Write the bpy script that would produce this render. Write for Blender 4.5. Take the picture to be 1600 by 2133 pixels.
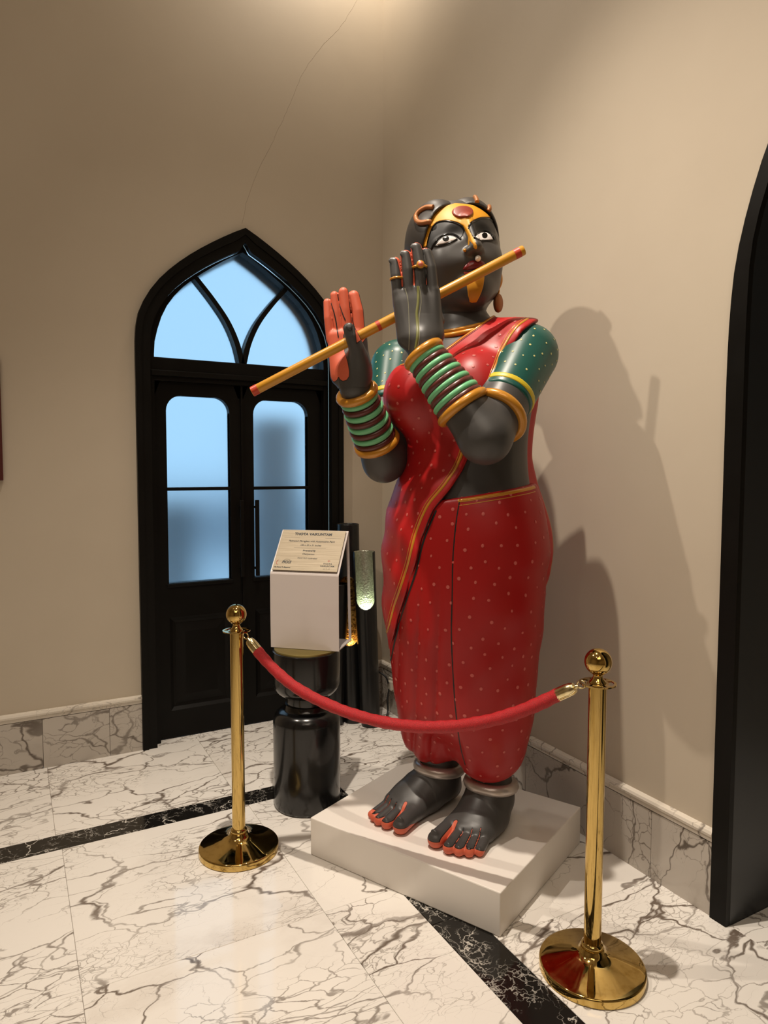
import bpy, bmesh, math, random
import numpy as np
from mathutils import Vector, Matrix

for o in list(bpy.data.objects): bpy.data.objects.remove(o, do_unlink=True)
S = bpy.context.scene; COL = S.collection
# ---------------------------------------------------------------- camera
cam = bpy.data.objects.new('camera', bpy.data.cameras.new('camera')); COL.objects.link(cam); S.camera = cam
cam.data.sensor_fit = 'VERTICAL'; cam.data.sensor_height = 24.0; cam.data.lens = 1427.93/2133*24.0
cam.data.clip_start = .05
_pit, _yaw, _rol = .0611210, .4982824, .0015447
cam.location = (-2.0461, -3.7852, 1.5)
cam.rotation_euler = (Matrix.Rotation(-_yaw, 3, 'Z') @ Matrix.Rotation(math.pi/2 - _pit, 3, 'X') @ Matrix.Rotation(_rol, 3, 'Z')).to_euler()
# ---------------------------------------------------------------- light and exposure
S.view_settings.view_transform = 'Standard'; S.view_settings.look = 'None'
S.view_settings.gamma = 1; S.view_settings.use_curve_mapping = False
S.view_settings.exposure = -1.76
W = bpy.data.worlds.new('world'); S.world = W; W.use_nodes = True
W.node_tree.nodes['Background'].inputs[0].default_value = (.36, .61, .83, 1)
W.node_tree.nodes['Background'].inputs[1].default_value = 4.6
WARM = (1.0, .88, .74)
def spot(loc, power, angle=110, rad=.05, col=WARM, aim=None, blend=.6):
    l = bpy.data.lights.new('downlight_or_fill', 'SPOT'); l.energy = power; l.color = col; l.shadow_soft_size = rad
    l.spot_size = math.radians(angle); l.spot_blend = blend
    o = bpy.data.objects.new('downlight_or_fill', l); o.location = loc; COL.objects.link(o)
    d = Vector(aim if aim else (loc[0], loc[1], 0)) - Vector(loc); o.rotation_euler = d.to_track_quat('-Z', 'Y').to_euler(); return o
CEIL = 4.9
spot((-1.40, -2.02, 4.82), 1950, 88, .030, aim=(-1.22, -2.35, 0), blend=1.0)                                    # over the rope
spot((-2.80, -1.07, 4.36), 700, 84, .035, aim=(-.35, -1.75, 1.35), blend=1.0)                                    # near the door, throws the figure onto the right wall
spot((-.42, -.40, 4.82), 150, 150)                                      # high in the corner
spot((-3.6, -3.6, 4.82), 95, 130)  # added away from the statue, only to raise the ambient light
spot((-1.6, -4.6, 4.82), 95, 130)  # added behind the camera as ambient fill
def area(loc, size, power, col, aim):
    l = bpy.data.lights.new('room_fill', 'AREA'); l.energy = power; l.color = col; l.size = size
    o = bpy.data.objects.new('room_fill', l); o.location = loc; COL.objects.link(o)
    d = Vector(aim) - Vector(loc); o.rotation_euler = d.to_track_quat('-Z', 'Y').to_euler()
area((-2.8, -5.0, 4.75), 2.2, 190, (1, .84, .66), (-1.5, -2.5, 1.0))  # unseen fill panel, added to lift the ambient light of the room

#--CORE-- signed-distance sculpting of the statue, in its own frame: l = its left, f = its front, z = up (metres)
def A3(*v): return np.array(v, float)
def smin(a, b, k):
    h = np.maximum(k - np.abs(a - b), 0) / k
    return np.minimum(a, b) - h*h*k*.25
def smax(a, b, k): return -smin(-a, -b, k)
def cone(a, b, r1, r2):
    a, b = A3(*a), A3(*b); ba = b - a; q = ba @ ba
    def fn(x, y, z):
        t = np.clip(((x-a[0])*ba[0] + (y-a[1])*ba[1] + (z-a[2])*ba[2]) / q, 0, 1)
        return np.sqrt((x-a[0]-t*ba[0])**2 + (y-a[1]-t*ba[1])**2 + (z-a[2]-t*ba[2])**2) - (r1 + (r2-r1)*t)
    r = max(r1, r2)
    return fn, np.minimum(a, b) - r, np.maximum(a, b) + r
def ell(c, r, M=None):
    c, r = A3(*c), A3(*r); I = np.eye(3) if M is None else np.array(M, float)
    def fn(x, y, z):
        X, Y, Z = x-c[0], y-c[1], z-c[2]
        p = [I[i, 0]*X + I[i, 1]*Y + I[i, 2]*Z for i in range(3)]
        k0 = np.sqrt(sum((p[i]/r[i])**2 for i in range(3))) + 1e-9
        k1 = np.sqrt(sum((p[i]/r[i]**2)**2 for i in range(3))) + 1e-9
        return k0*(k0-1)/k1
    m = r.max() if M is not None else r
    return fn, c - m, c + m
def rbox(c, h, M, rad):
    c, h, I = A3(*c), A3(*h) - rad, np.array(M, float)
    def fn(x, y, z):
        X, Y, Z = x-c[0], y-c[1], z-c[2]
        q = [np.abs(I[i, 0]*X + I[i, 1]*Y + I[i, 2]*Z) - h[i] for i in range(3)]
        return (np.sqrt(sum(np.maximum(v, 0)**2 for v in q)) + np.minimum(np.maximum(np.maximum(q[0], q[1]), q[2]), 0)) - rad
    m = np.linalg.norm(h) + rad
    return fn, c - m, c + m
def loft(tab, cap=.04):
    T = np.array(tab, float); zz = T[:, 0]
    zs = np.linspace(zz[0], zz[-1], 160)
    C = [smooth_interp(zs, zz, T[:, i]) for i in range(1, 5)]
    def fn(x, y, z):
        cl, cf, a, b = [np.interp(z, zs, c) for c in C]
        X, Y = x - cl, y - cf
        k0 = np.sqrt((X/a)**2 + (Y/b)**2) + 1e-9
        k1 = np.sqrt((X/a**2)**2 + (Y/b**2)**2) + 1e-9
        d = k0*(k0-1)/k1 * .97
        return smax(d, np.maximum(zz[0]-z, z-zz[-1]) + 0*d, cap)
    m = T[:, 3:5].max() + np.abs(T[:, 1:3]).max()
    return fn, A3(-m, -m, zz[0]), A3(m, m, zz[-1])
def smooth_interp(x, xp, fp):
    m = np.gradient(fp, xp); i = np.clip(np.searchsorted(xp, x) - 1, 0, len(xp)-2)
    h = xp[i+1] - xp[i]; t = (x - xp[i]) / h
    return (2*t**3-3*t*t+1)*fp[i] + (t**3-2*t*t+t)*h*m[i] + (3*t*t-2*t**3)*fp[i+1] + (t**3-t*t)*h*m[i+1]
class Sdf:
    def __init__(s, *prims): s.p = list(prims)      # entries (op, k, (fn, lo, hi)); op 'u', 's', or 'i' (i applies everywhere)
    def u(s, pr, k=.02): s.p.append(('u', k, pr)); return s
    def s(s_, pr, k=.01): s_.p.append(('s', k, pr)); return s_
    def i(s, fn, k=.01): s.p.append(('i', k, (fn, None, None))); return s
    def __call__(s, x, y, z):
        F = None
        for op, k, (fn, lo, hi) in s.p:
            d = fn(x, y, z)
            if F is None: F = d
            elif op == 'u': F = smin(F, d, k)
            elif op == 's': F = smax(F, -d, k)
            else: F = smax(F, d, k)
        return F
    def pts(s, P): P = np.asarray(P, float); return s(P[..., 0], P[..., 1], P[..., 2])
    def grid(s, lo, hi, h):
        ax = [np.arange(lo[i], hi[i] + h, h) for i in range(3)]
        F = np.full([len(a) for a in ax], 1.0, np.float32)
        for op, k, (fn, plo, phi) in s.p:
            if plo is None: sl = [slice(None)]*3
            else:
                m = k + 4*h
                sl = [slice(*np.searchsorted(ax[i], [plo[i]-m, phi[i]+m])) for i in range(3)]
                if any(q.stop <= q.start for q in sl): continue
            x, y, z = ax[0][sl[0]][:, None, None], ax[1][sl[1]][None, :, None], ax[2][sl[2]][None, None, :]
            d = fn(x, y, z); G = F[tuple(sl)]
            F[tuple(sl)] = smin(G, d, k) if op == 'u' else smax(G, -d, k) if op == 's' else smax(G, d, k)
        return F, np.array([a[0] for a in ax])
def mesh_of(s, lo, hi, h):                           # naive surface nets
    F, o = s.grid(lo, hi, h)
    return nets(F, o, h)
def nets(F, o, h):
    S = F < 0; n = np.array(F.shape) - 1
    c = np.zeros(n, np.uint8)
    for i in (0, 1):
        for j in (0, 1):
            for k in (0, 1): c += S[i:n[0]+i, j:n[1]+j, k:n[2]+k]
    act = np.argwhere((c > 0) & (c < 8))
    idx = np.full(n, -1, np.int32); idx[tuple(act.T)] = np.arange(len(act))
    acc = np.zeros((len(act), 3)); cnt = np.zeros(len(act))
    cor = [(i, j, k) for i in (0, 1) for j in (0, 1) for k in (0, 1)]
    V = {q: F[tuple((act + q).T)] for q in cor}
    for a in range(3):
        for q in cor:
            if q[a]: continue
            r = list(q); r[a] = 1; r = tuple(r)
            f0, f1 = V[q], V[r]; m = (f0 < 0) != (f1 < 0)
            t = f0[m]/(f0[m]-f1[m]); p = np.tile(np.array(q, float), (m.sum(), 1)); p[:, a] = t
            acc[m] += p; cnt[m] += 1
    P = o + h*(act + acc/cnt[:, None])
    Q = []
    for a in range(3):
        b, d = (a+1) % 3, (a+2) % 3
        s0 = [slice(1, n[i]) for i in range(3)]; s0[a] = slice(0, n[a])
        s1 = list(s0); s1[a] = slice(1, n[a]+1)
        A, B = S[tuple(s0)], S[tuple(s1)]
        for flip in (0, 1):
            e = np.argwhere(A & ~B if not flip else ~A & B)
            if not len(e): continue
            off = np.ones(3, int); off[a] = 0; e = e + off
            def at(x, y):
                w = e.copy(); w[:, b] -= x; w[:, d] -= y; return idx[tuple(w.T)]
            q = np.stack([at(1, 1), at(0, 1), at(0, 0), at(1, 0)], 1)
            Q.append(q[:, ::-1] if flip else q)
    return P, np.concatenate(Q)
def grad(s, P, e=.002):
    g = np.stack([s.pts(P + d) - s.pts(P - d) for d in np.eye(3)*e], -1)
    return g / (np.linalg.norm(g, axis=-1, keepdims=True) + 1e-12)
def march(s, P, d, n=60, tmax=3.):                   # sphere-trace rays P + t d onto the surface
    P = np.array(P, float); t = np.zeros(P.shape[:-1])
    for _ in range(n):
        v = s.pts(P + t[..., None]*d); t = np.where(t < tmax, t + np.clip(v, -.02, .2)*.85, t)
    return P + t[..., None]*d, t
def poly_sd(poly, X, Y):                             # signed distance to a closed polygon
    X, Y = np.broadcast_arrays(X, Y); pv = np.array(poly, float); d = np.full(X.shape, 1e9); ins = np.zeros(X.shape, bool)
    for (x0, y0), (x1, y1) in zip(pv, np.roll(pv, -1, 0)):
        ex, ey = x1-x0, y1-y0; t = np.clip(((X-x0)*ex + (Y-y0)*ey)/(ex*ex+ey*ey+1e-12), 0, 1)
        d = np.minimum(d, (X-x0-t*ex)**2 + (Y-y0-t*ey)**2)
        if y0 != y1: ins ^= ((y0 > Y) != (y1 > Y)) & (X < ex*(Y-y0)/ey + x0)
    return np.where(ins, -1, 1)*np.sqrt(d)
def unit(v): v = A3(*v); return v/np.linalg.norm(v)
SIDE, TOW = A3(.783, -.622, 0), A3(.622, .783, 0)    # the statue's three-quarter axes: across and towards its open side

# ---- head (its own frame: x = its left, y = front, z = up)
HC = A3(-.038, .056, 2.162)
_y, _r, _e = math.radians(13), math.radians(7.5), math.radians(2)
HF = unit(TOW*math.cos(_y)*math.cos(_e) + SIDE*math.sin(_y)*math.cos(_e) + A3(0, 0, math.sin(_e)))
_s = unit(np.cross(A3(0, 0, 1), HF)); _s = -_s if _s @ SIDE < 0 else _s
_u = np.cross(HF, _s); _u = -_u if _u[2] < 0 else _u
HS = _s*math.cos(_r) + _u*math.sin(_r); HU = _u*math.cos(_r) - _s*math.sin(_r)
HM = np.stack([HS, HF, HU])                          # rows: statue vector -> head coordinates
def to_head(P): return (np.asarray(P) - HC) @ HM.T
def from_head(Q): return HC + np.asarray(Q) @ HM
head = Sdf(('u', .02, ell((.002, -.03, .035), (.171, .172, .164))))
head.u(ell((0, .015, -.04), (.145, .150, .155)), .05).u(ell((0, .025, -.134), (.132, .124, .090)), .06)
head.u(ell((0, .118, -.180), (.050, .042, .042)), .07)
for q in (-1, 1):
    head.u(ell((q*.072, .090, -.062), (.058, .062, .060)), .04)
    head.s(ell((q*.067, .188, .034), (.056, .050, .040)), .018)
    head.u(ell((q*.066, .104, .004), (.055, .044, .029)), .010)
head.u(cone((0, .150, .066), (0, .194, -.036), .013, .019), .018).u(ell((0, .194, -.040), (.020, .021, .019)), .012)
for q in (-1, 1): head.u(ell((q*.020, .176, -.045), (.015, .022, .015)), .008)
head.u(ell((0, .140, -.068), (.058, .032, .034)), .03)

# ---- body
TORSO = [(.95, 0, .045, .30, .24), (1.13, 0, .045, .30, .24), (1.22, 0, .045, .272, .222), (1.31, 0, .04, .248, .205),
         (1.44, 0, .035, .238, .192), (1.55, 0, .035, .25, .195), (1.65, 0, .03, .27, .19), (1.75, 0, .025, .275, .17),
         (1.82, 0, .025, .23, .135), (1.88, 0, .03, .13, .10), (1.92, 0, .035, .085, .085)]
SHL, ELL, WRL = (.246, .028, 1.762), (.246, .318, 1.457), (.060, .400, 1.730)
SHR, ELR, WRR = (-.325, .035, 1.765), (-.243, .235, 1.385), (-.213, .443, 1.645)
NECK = cone((0, .03, 1.80), tuple(HC*.75 + A3(0, .03, 1.80)*.25), .088, .078)
torso = Sdf(('u', .02, loft(TORSO))).u(NECK, .05)
torso.u(cone((-.20, .02, 1.78), (.20, .02, 1.78), .10, .10), .06)
for q in (-1, 1): torso.u(ell((q*.118, .155, 1.625), (.135, .150, .140)), .05)
arms = Sdf(('u', .02, cone(SHL, ELL, .108, .082))).u(cone(ELL, tuple(A3(*ELL)*.45 + A3(*WRL)*.55), .085, .071), .03)
arms.u(cone(tuple(A3(*ELL)*.45 + A3(*WRL)*.55), WRL, .071, .052), .02)
arms.u(cone(SHR, ELR, .105, .076), .02).u(cone(ELR, tuple(A3(*ELR)*.45 + A3(*WRR)*.55), .079, .066), .03)
arms.u(cone(tuple(A3(*ELR)*.45 + A3(*WRR)*.55), WRR, .066, .054), .02)
SKIRT = [(.36, 0, .057, .248, .196), (.60, 0, .057, .274, .222), (.758, 0, .062, .294, .240), (.83, 0, .060, .304, .247), (.943, 0, .058, .315, .253),
         (1.035, 0, .046, .326, .262), (1.127, 0, .045, .320, .255), (1.22, 0, .045, .300, .238), (1.31, 0, .042, .272, .216), (1.36, 0, .04, .262, .21)]
def pleats(x, y, z):                                 # the front pleats fan down between the fold edge and the wrap
    s = .783*x - .622*y
    w = np.clip((-.105 - s)/.05, 0, 1)*np.clip((s + .33)/.05, 0, 1)*np.clip((1.10 - z)/.35, 0, 1)
    g = .0125*w*(np.abs(np.sin((s + .02*(1-z))*46))**.7 - .62)
    q = np.clip((s + .04)/.06, 0, 1)*np.clip((1.25-z)/.3, 0, 1)*np.clip((z-.30)/.2, 0, 1)
    return g + .0022*q*np.sin(22*z + 16*s) + .0015*q*np.sin(41*z - 17*s)
cloth = Sdf(('u', .02, loft(SKIRT, .10)))
for q in (-1, 1): cloth.u(cone((q*.115, .055, .85), (q*.122, .055, .315), .166, .132), .09)
legs = Sdf(('u', .02, cone((-.125, .035, 1.25), (-.118, .030, .12), .105, .074))).u(cone((.120, .035, 1.25), (.118, .025, .12), .105, .074), .02)
def foot(ax, toes, heel):                            # heel point, five (gap root, tip, radius) toes
    h = A3(*heel); f = Sdf(('u', .02, cone((h[0], h[1], .055), (h[0]*1.02, h[1]+.06, .10), .058, .074)))
    f.u(cone((h[0]*1.02, h[1]+.065, .10), (ax, .02, .22), .074, .074), .05)
    m = np.mean([A3(*t[0]) for t in toes], 0)
    f.u(cone((ax, .05, .11), (m[0], m[1]-.06, .055), .070, .052), .06)
    for a, b, r in toes:
        f.u(cone((h[0]*.4+a[0]*.6, h[1]*.4+a[1]*.6, .055), (a[0], a[1], .036), .050, r*1.15), .05)
    for a, b, r in toes:
        d = unit((b[0]-a[0], b[1]-a[1], 0))
        f.u(cone((a[0], a[1], .038), (b[0]-d[0]*r, b[1]-d[1]*r, r*.98), r*1.05, r), .006)
    return f.i(lambda x, y, z: .0 - z + 0*x + 0*y, .008)
footR = foot(-.118, [((-.108, .215), (-.094, .345), .030), ((-.157, .225), (-.158, .343), .022), ((-.192, .218), (-.200, .338), .019),
                     ((-.219, .205), (-.231, .326), .017), ((-.240, .190), (-.256, .310), .015)], (-.116, -.030))
footL = foot(.118, [((.058, .205), (.056, .340), .030), ((.106, .215), (.118, .338), .022), ((.140, .206), (.154, .326), .020),
                    ((.168, .192), (.186, .308), .018), ((.190, .172), (.212, .280), .017)], (.118, -.035))

# ---- hands
def finger(s, pts, r0, r1, k=.004):
    n = len(pts) - 1
    g = [cone(pts[i], pts[i+1], r0 + (r1-r0)*i/n, r0 + (r1-r0)*(i+1)/n) for i in range(n)]
    def fn(x, y, z):
        d = g[0][0](x, y, z)
        for q in g[1:]: d = np.minimum(d, q[0](x, y, z))
        return d
    s.u((fn, np.min([q[1] for q in g], 0), np.max([q[2] for q in g], 0)), k)
LN = unit(TOW + SIDE*.05 + A3(0, 0, .10))            # back of the left hand looks this way
handL = Sdf(('u', .02, cone(WRL, (.050, .400, 1.775), .052, .056)))
def frame(n, up):
    n = unit(n); u = A3(*up) - n*(A3(*up) @ n); u = unit(u); return np.stack([np.cross(u, n), n, u])
_f = frame(LN, (-.12, .04, 1))
handL.u(rbox((.036, .400, 1.855), (.068, .022, .075), _f, .021), .04)
for a, b in (((.074, .370, 1.80), (.075, .3695, 1.945)), ((.058, .390, 1.77), (.044, .399, 1.95)), ((.040, .405, 1.77), (.0105, .420, 1.945)), ((.010, .428, 1.79), (-.020, .440, 1.935))):
    handL.u(cone(a, b, .034, .0205), .02)
for pts, r in (([(.044, .399, 1.905), (.040, .404, 2.03), (.028, .405, 2.084)], .0202),
               ([(.075, .3695, 1.900), (.0668, .3765, 2.02), (.0515, .3785, 2.068)], .0205),
               ([(.010, .420, 1.905), (.008, .426, 2.012), (-.001, .425, 2.061)], .0197),
               ([(-.019, .438, 1.900), (-.026, .444, 1.995), (-.034, .441, 2.041)], .0193)):
    finger(handL, pts, r, r*.93, .003)
finger(handL, [(.055, .36, 1.80), (.058, .315, 1.86), (.028, .305, 1.93)], .024, .018, .02)
RN = unit(TOW + SIDE*-.05 + A3(0, 0, .05))
handR = Sdf(('u', .02, cone(WRR, (-.218, .443, 1.70), .054, .058)))
_f = frame(RN, (-.10, .02, 1))
handR.u(rbox((-.240, .441, 1.757), (.071, .031, .098), _f, .030), .04)
for pts, r in (([(-.240, .446, 1.82), (-.244, .454, 1.914), (-.250, .457, 1.974)], .0190),
               ([(-.208, .420, 1.82), (-.212, .425, 1.908), (-.226, .429, 1.962)], .0222),
               ([(-.266, .463, 1.82), (-.272, .471, 1.906), (-.278, .473, 1.964)], .0166),
               ([(-.291, .480, 1.81), (-.296, .487, 1.885), (-.302, .484, 1.941)], .0156)):
    finger(handR, pts, r, r*.94, .003)
handR.u(cone((-.190, .448, 1.675), (-.178, .465, 1.735), .032, .032), .03)
finger(handR, [(-.182, .450, 1.715), (-.168, .480, 1.765), (-.170, .503, 1.805), (-.176, .512, 1.830)], .031, .0200, .02)
base = Sdf(*torso.p); base.p += [(o, .03, q) for o, k, q in cloth.p[:1]] + cloth.p[1:]
def pleated(s, off):                                 # the base figure grown by off, with folds
    return lambda x, y, z: s(x, y, z) - off - pleats(x, y, z)
# ---- clothes and hair; flat outlines are (across, up) or, on the head, (left, up)
def prism(poly, ax, ay): return lambda x, y, z: poly_sd(poly, ax(x, y, z), ay(x, y, z))
ACROSS = lambda x, y, z: .783*x - .622*y + 0*z
UPZ = lambda x, y, z: z + 0*x + 0*y
robe = Sdf(*base.p).u(cone((.18, .02, 1.775), SHL, .106, .112), .05)
FOLD = [(.30, 2.0), (.262, 1.915), (.225, 1.885), (.185, 1.862), (.139, 1.825), (.098, 1.760), (.061, 1.681), (.033, 1.619), (-.002, 1.565), (-.022, 1.482), (-.043, 1.383),
        (-.059, 1.349), (-.101, 1.285), (-.159, 1.211), (-.200, 1.108), (-.229, .986), (-.257, .893), (-.282, .796), (-.303, .695), (-.316, .60)]
NECKLINE = [(-.50, 1.76), (-.30, 1.742), (-.275, 1.743), (-.224, 1.748), (-.163, 1.762), (-.112, 1.792), (-.044, 1.840), (.018, 1.884), (.07, 1.93), (.10, 2.0)]
DRAPE = FOLD + [(-.40, .50), (-.60, .55)] + NECKLINE
BACK = [(.245, 1.85), (.228, 1.6), (.212, 1.5), (.205, 1.4), (.215, 1.31), (.245, 1.22), (.272, 1.127), (.280, 1.035), (.272, .95), (.235, .87), (.10, .84), (-.05, .84), (-.05, 1.85)]
def drape_fn(x, y, z):
    d = robe(x, y, z); s = .783*x - .622*y + 0*z
    w = np.clip((1.32 - z)/.2, 0, 1)*np.clip((-.12 - s)/.1, 0, 1)
    r = .005*w*np.sin(38*(z*.8 + s*1.3)) + .0016*np.clip((z-1.55)/.1, 0, 1)*np.clip((s+.05)/.1, 0, 1)*np.sin(70*(s*.8 + .35*z))
    d = d - .010 - r
    t = .622*x + .783*y + 0*z
    d = smax(d, poly_sd(DRAPE, s, z + 0*s), .014)
    return smax(d, -.30 - t, .02)
def back_fn(x, y, z):
    d = robe(x, y, z); d = smax(d - .034 - .008*np.clip((1.35 - z)/.25, 0, 1), poly_sd(BACK, x + 0*d, z + 0*d), .016)
    return np.maximum(d, y + .03)
def skirt_fn(x, y, z):
    d = cloth(x, y, z) - pleats(x, y, z); s = .783*x - .622*y
    seam = np.interp(z, [.28, .386, .497, .639, .78, .917, 1.067, 1.183, 1.274], [-.040, -.064, -.079, -.091, -.099, -.098, -.095, -.083, -.069])
    step = np.clip((s - seam)/.006, 0, 1)*np.clip((.622*x + .783*y)/.05, 0, 1)
    d = d - .006*step
    return smax(d, z - (1.266 + .168*s), .012)
OPEN = [(-.155, -.30), (-.150, .012), (-.142, .040), (-.131, .068), (-.117, .097), (-.098, .121), (-.074, .137), (-.043, .148), (-.013, .154), (.020, .152),
        (.055, .148), (.090, .134), (.118, .108), (.138, .066), (.148, .012), (.152, -.30)]
hair = Sdf(('u', .01, ell((-.058, -.035, .052), (.118, .168, .156)))).u(ell((.060, -.035, .052), (.114, .168, .158)), .012)
hair.u(ell((0, -.055, .010), (.170, .160, .160)), .03).u(ell((0, -.10, -.08), (.145, .11, .12)), .05).u(ell((0, -.235, -.03), (.085, .07, .085)), .03)
hair.u(ell((-.112, -.005, .035), (.056, .10, .112)), .03)
hair.i(lambda x, y, z: -np.maximum(poly_sd(OPEN, x + 0*y, z + 0*x) + 0*y, -.01 - y + 0*x + 0*z), .010)
#--END--

# ---------------------------------------------------------------- materials
def srgb(r, g, b):
    f = lambda c: ((c/255+.055)/1.055)**2.4 if c > 10 else c/255/12.92
    return (f(r), f(g), f(b), 1)
def material(name, col, rough=.5, metal=0., coat=0., sheen=0., spec=.5, coatr=.05):
    m = bpy.data.materials.new(name); m.use_nodes = True; b = m.node_tree.nodes['Principled BSDF']
    b.inputs['Base Color'].default_value = col if len(col) == 4 else (*col, 1)
    b.inputs['Roughness'].default_value = rough; b.inputs['Metallic'].default_value = metal
    b.inputs['Coat Weight'].default_value = coat; b.inputs['Coat Roughness'].default_value = coatr
    b.inputs['Sheen Weight'].default_value = sheen; b.inputs['Specular IOR Level'].default_value = spec
    return m
class N:
    def __init__(s, m): s.m = m; s.t = m.node_tree; s.b = s.t.nodes['Principled BSDF']; s.tc = s.t.nodes.new('ShaderNodeTexCoord')
    def n(s, kind, **kw):
        x = s.t.nodes.new('ShaderNode' + kind)
        for k, v in kw.items():
            if k.startswith('_'): setattr(x, k[1:], v)
            else:
                key = int(k[1:]) if k[0] == 'i' and k[1:].isdigit() else k.replace('__', ' ')
                if hasattr(v, 'is_output') or isinstance(v, bpy.types.NodeSocket): s.t.links.new(v, x.inputs[key])
                else: x.inputs[key].default_value = v
        return x
    def math(s, op, a, b=0., c=None, clamp=False):
        kw = dict(i0=a, i1=b);
        if c is not None: kw['i2'] = c
        x = s.n('Math', _operation=op, **kw); x.use_clamp = clamp; return x.outputs[0]
    def vmath(s, op, a, b=(0, 0, 0)): return s.n('VectorMath', _operation=op, i0=a, i1=b).outputs[0]
    def mix(s, f, a, b):
        x = s.n('Mix', _data_type='RGBA'); L = s.t.links
        for i, v in ((0, f), (6, a), (7, b)):
            if isinstance(v, bpy.types.NodeSocket): L.new(v, x.inputs[i])
            else: x.inputs[i].default_value = v
        return x.outputs[2]
    def noise(s, vec, scale, detail=4, rough=.55, col=False):
        x = s.n('TexNoise', Vector=vec, Scale=scale, Detail=detail, Roughness=rough); return x.outputs['Color' if col else 'Fac']
    def ramp(s, f, a, b, lo=0., hi=1.): return s.n('MapRange', _interpolation_type='SMOOTHSTEP', i0=f, i1=a, i2=b, i3=lo, i4=hi).outputs[0]
    def set(s, key, v):
        if isinstance(v, bpy.types.NodeSocket): s.t.links.new(v, s.b.inputs[key])
        else: s.b.inputs[key].default_value = v
    def bump(s, h, strength=.2, dist=.005):
        x = s.n('Bump', Height=h, Strength=strength, Distance=dist); s.t.links.new(x.outputs[0], s.b.inputs['Normal'])
def marble(name, base, vein, deep, rough=.07, scale=1., amount=1., grey=0., stretch=(.62, 1.25, 1)):
    n = N(material(name, base, rough)); inf = n.n('ObjectInfo')
    off = n.vmath('SCALE', n.n('CombineXYZ', X=inf.outputs['Random'], Y=n.math('MULTIPLY', inf.outputs['Random'], 7.3), Z=n.math('MULTIPLY', inf.outputs['Random'], 3.1)).outputs[0])
    off.node.inputs['Scale'].default_value = 37.
    rot = n.n('Mapping', Vector=n.tc.outputs['Object'], Rotation=(0, 0, .95), Scale=(stretch[0]*scale, stretch[1]*scale, stretch[2]*scale)).outputs[0]
    p = n.vmath('ADD', rot, off)
    def warp(v, s, a):
        w = n.vmath('SUBTRACT', n.noise(v, s, 5, .6, True), (.5, .5, .5)); w2 = n.vmath('SCALE', w); w2.node.inputs['Scale'].default_value = a
        return n.vmath('ADD', v, w2)
    q = warp(warp(p, 1.2, .55), 6.5, .065)
    q = warp(q, 28, .012)
    def veins(v, s, w, lo, hi, ms):
        e = n.n('TexVoronoi', _feature='DISTANCE_TO_EDGE', Vector=v, Scale=s).outputs['Distance']
        m = n.ramp(n.noise(p, ms, 3), lo, hi)
        wid = n.math('MULTIPLY_ADD', m, w, .0015)
        return n.math('MULTIPLY', n.ramp(n.math('DIVIDE', e, wid), 1.0, .12), n.math('MULTIPLY_ADD', m, .85, .15))
    v1 = veins(q, 1.9, .020, .25, .66, 2.1)
    v2 = veins(q, 4.6, .032, .34, .63, 1.5)
    q3 = warp(q, 9, .035)
    v3 = veins(q3, 14.0, .055, .43, .64, 2.0)
    v4 = veins(warp(q3, 30, .02), 30.0, .07, .50, .66, 1.9)
    cl = n.math('MULTIPLY', n.ramp(n.noise(q, 1.8, 6, .65), .55, .80), .42)
    f = n.math('MAXIMUM', n.math('MAXIMUM', v1, v2), n.math('MAXIMUM', n.math('MULTIPLY', v3, .8), n.math('MULTIPLY', v4, .6)))
    f = n.math('MULTIPLY', f, amount, clamp=True)
    c = n.mix(cl, base, vein) if not grey else n.mix(n.math('ADD', cl, grey*.5, clamp=True), base, vein)
    c = n.mix(f, c, deep)
    n.set('Base Color', c); n.set('Specular IOR Level', .5)
    return n.m
def painted_plaster(name, col):
    n = N(material(name, col, .62, spec=.3)); p = n.tc.outputs['Object']
    f = n.ramp(n.noise(p, .8, 4), .3, .7)
    n.set('Base Color', n.mix(f, (col[0]*.95, col[1]*.94, col[2]*.93, 1), (col[0]*1.03, col[1]*1.03, col[2]*1.03, 1)))
    n.bump(n.noise(p, 9, 5, .6), .12, .004); return n.m
M = {}
M['wall'] = painted_plaster('wall_paint', (.54, .470, .372))
M['crack'] = material('crack_shade', (.44, .37, .29), .8)
M['ceiling'] = painted_plaster('ceiling_paint', (.70, .64, .56))
M['marble'] = marble('floor_marble', (.84, .80, .745, 1), (.50, .43, .36, 1), (.15, .115, .09, 1))
M['skirting'] = marble('skirting_marble', (.56, .51, .45, 1), (.28, .24, .20, 1), (.12, .095, .075, 1), .16, .95, 1., .35)
M['cap'] = marble('cap_marble', (.72, .66, .57, 1), (.42, .36, .30, 1), (.16, .13, .105, 1), .12, 1.3, .8)
M['grout'] = material('grout', (.50, .43, .36), .8)
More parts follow.
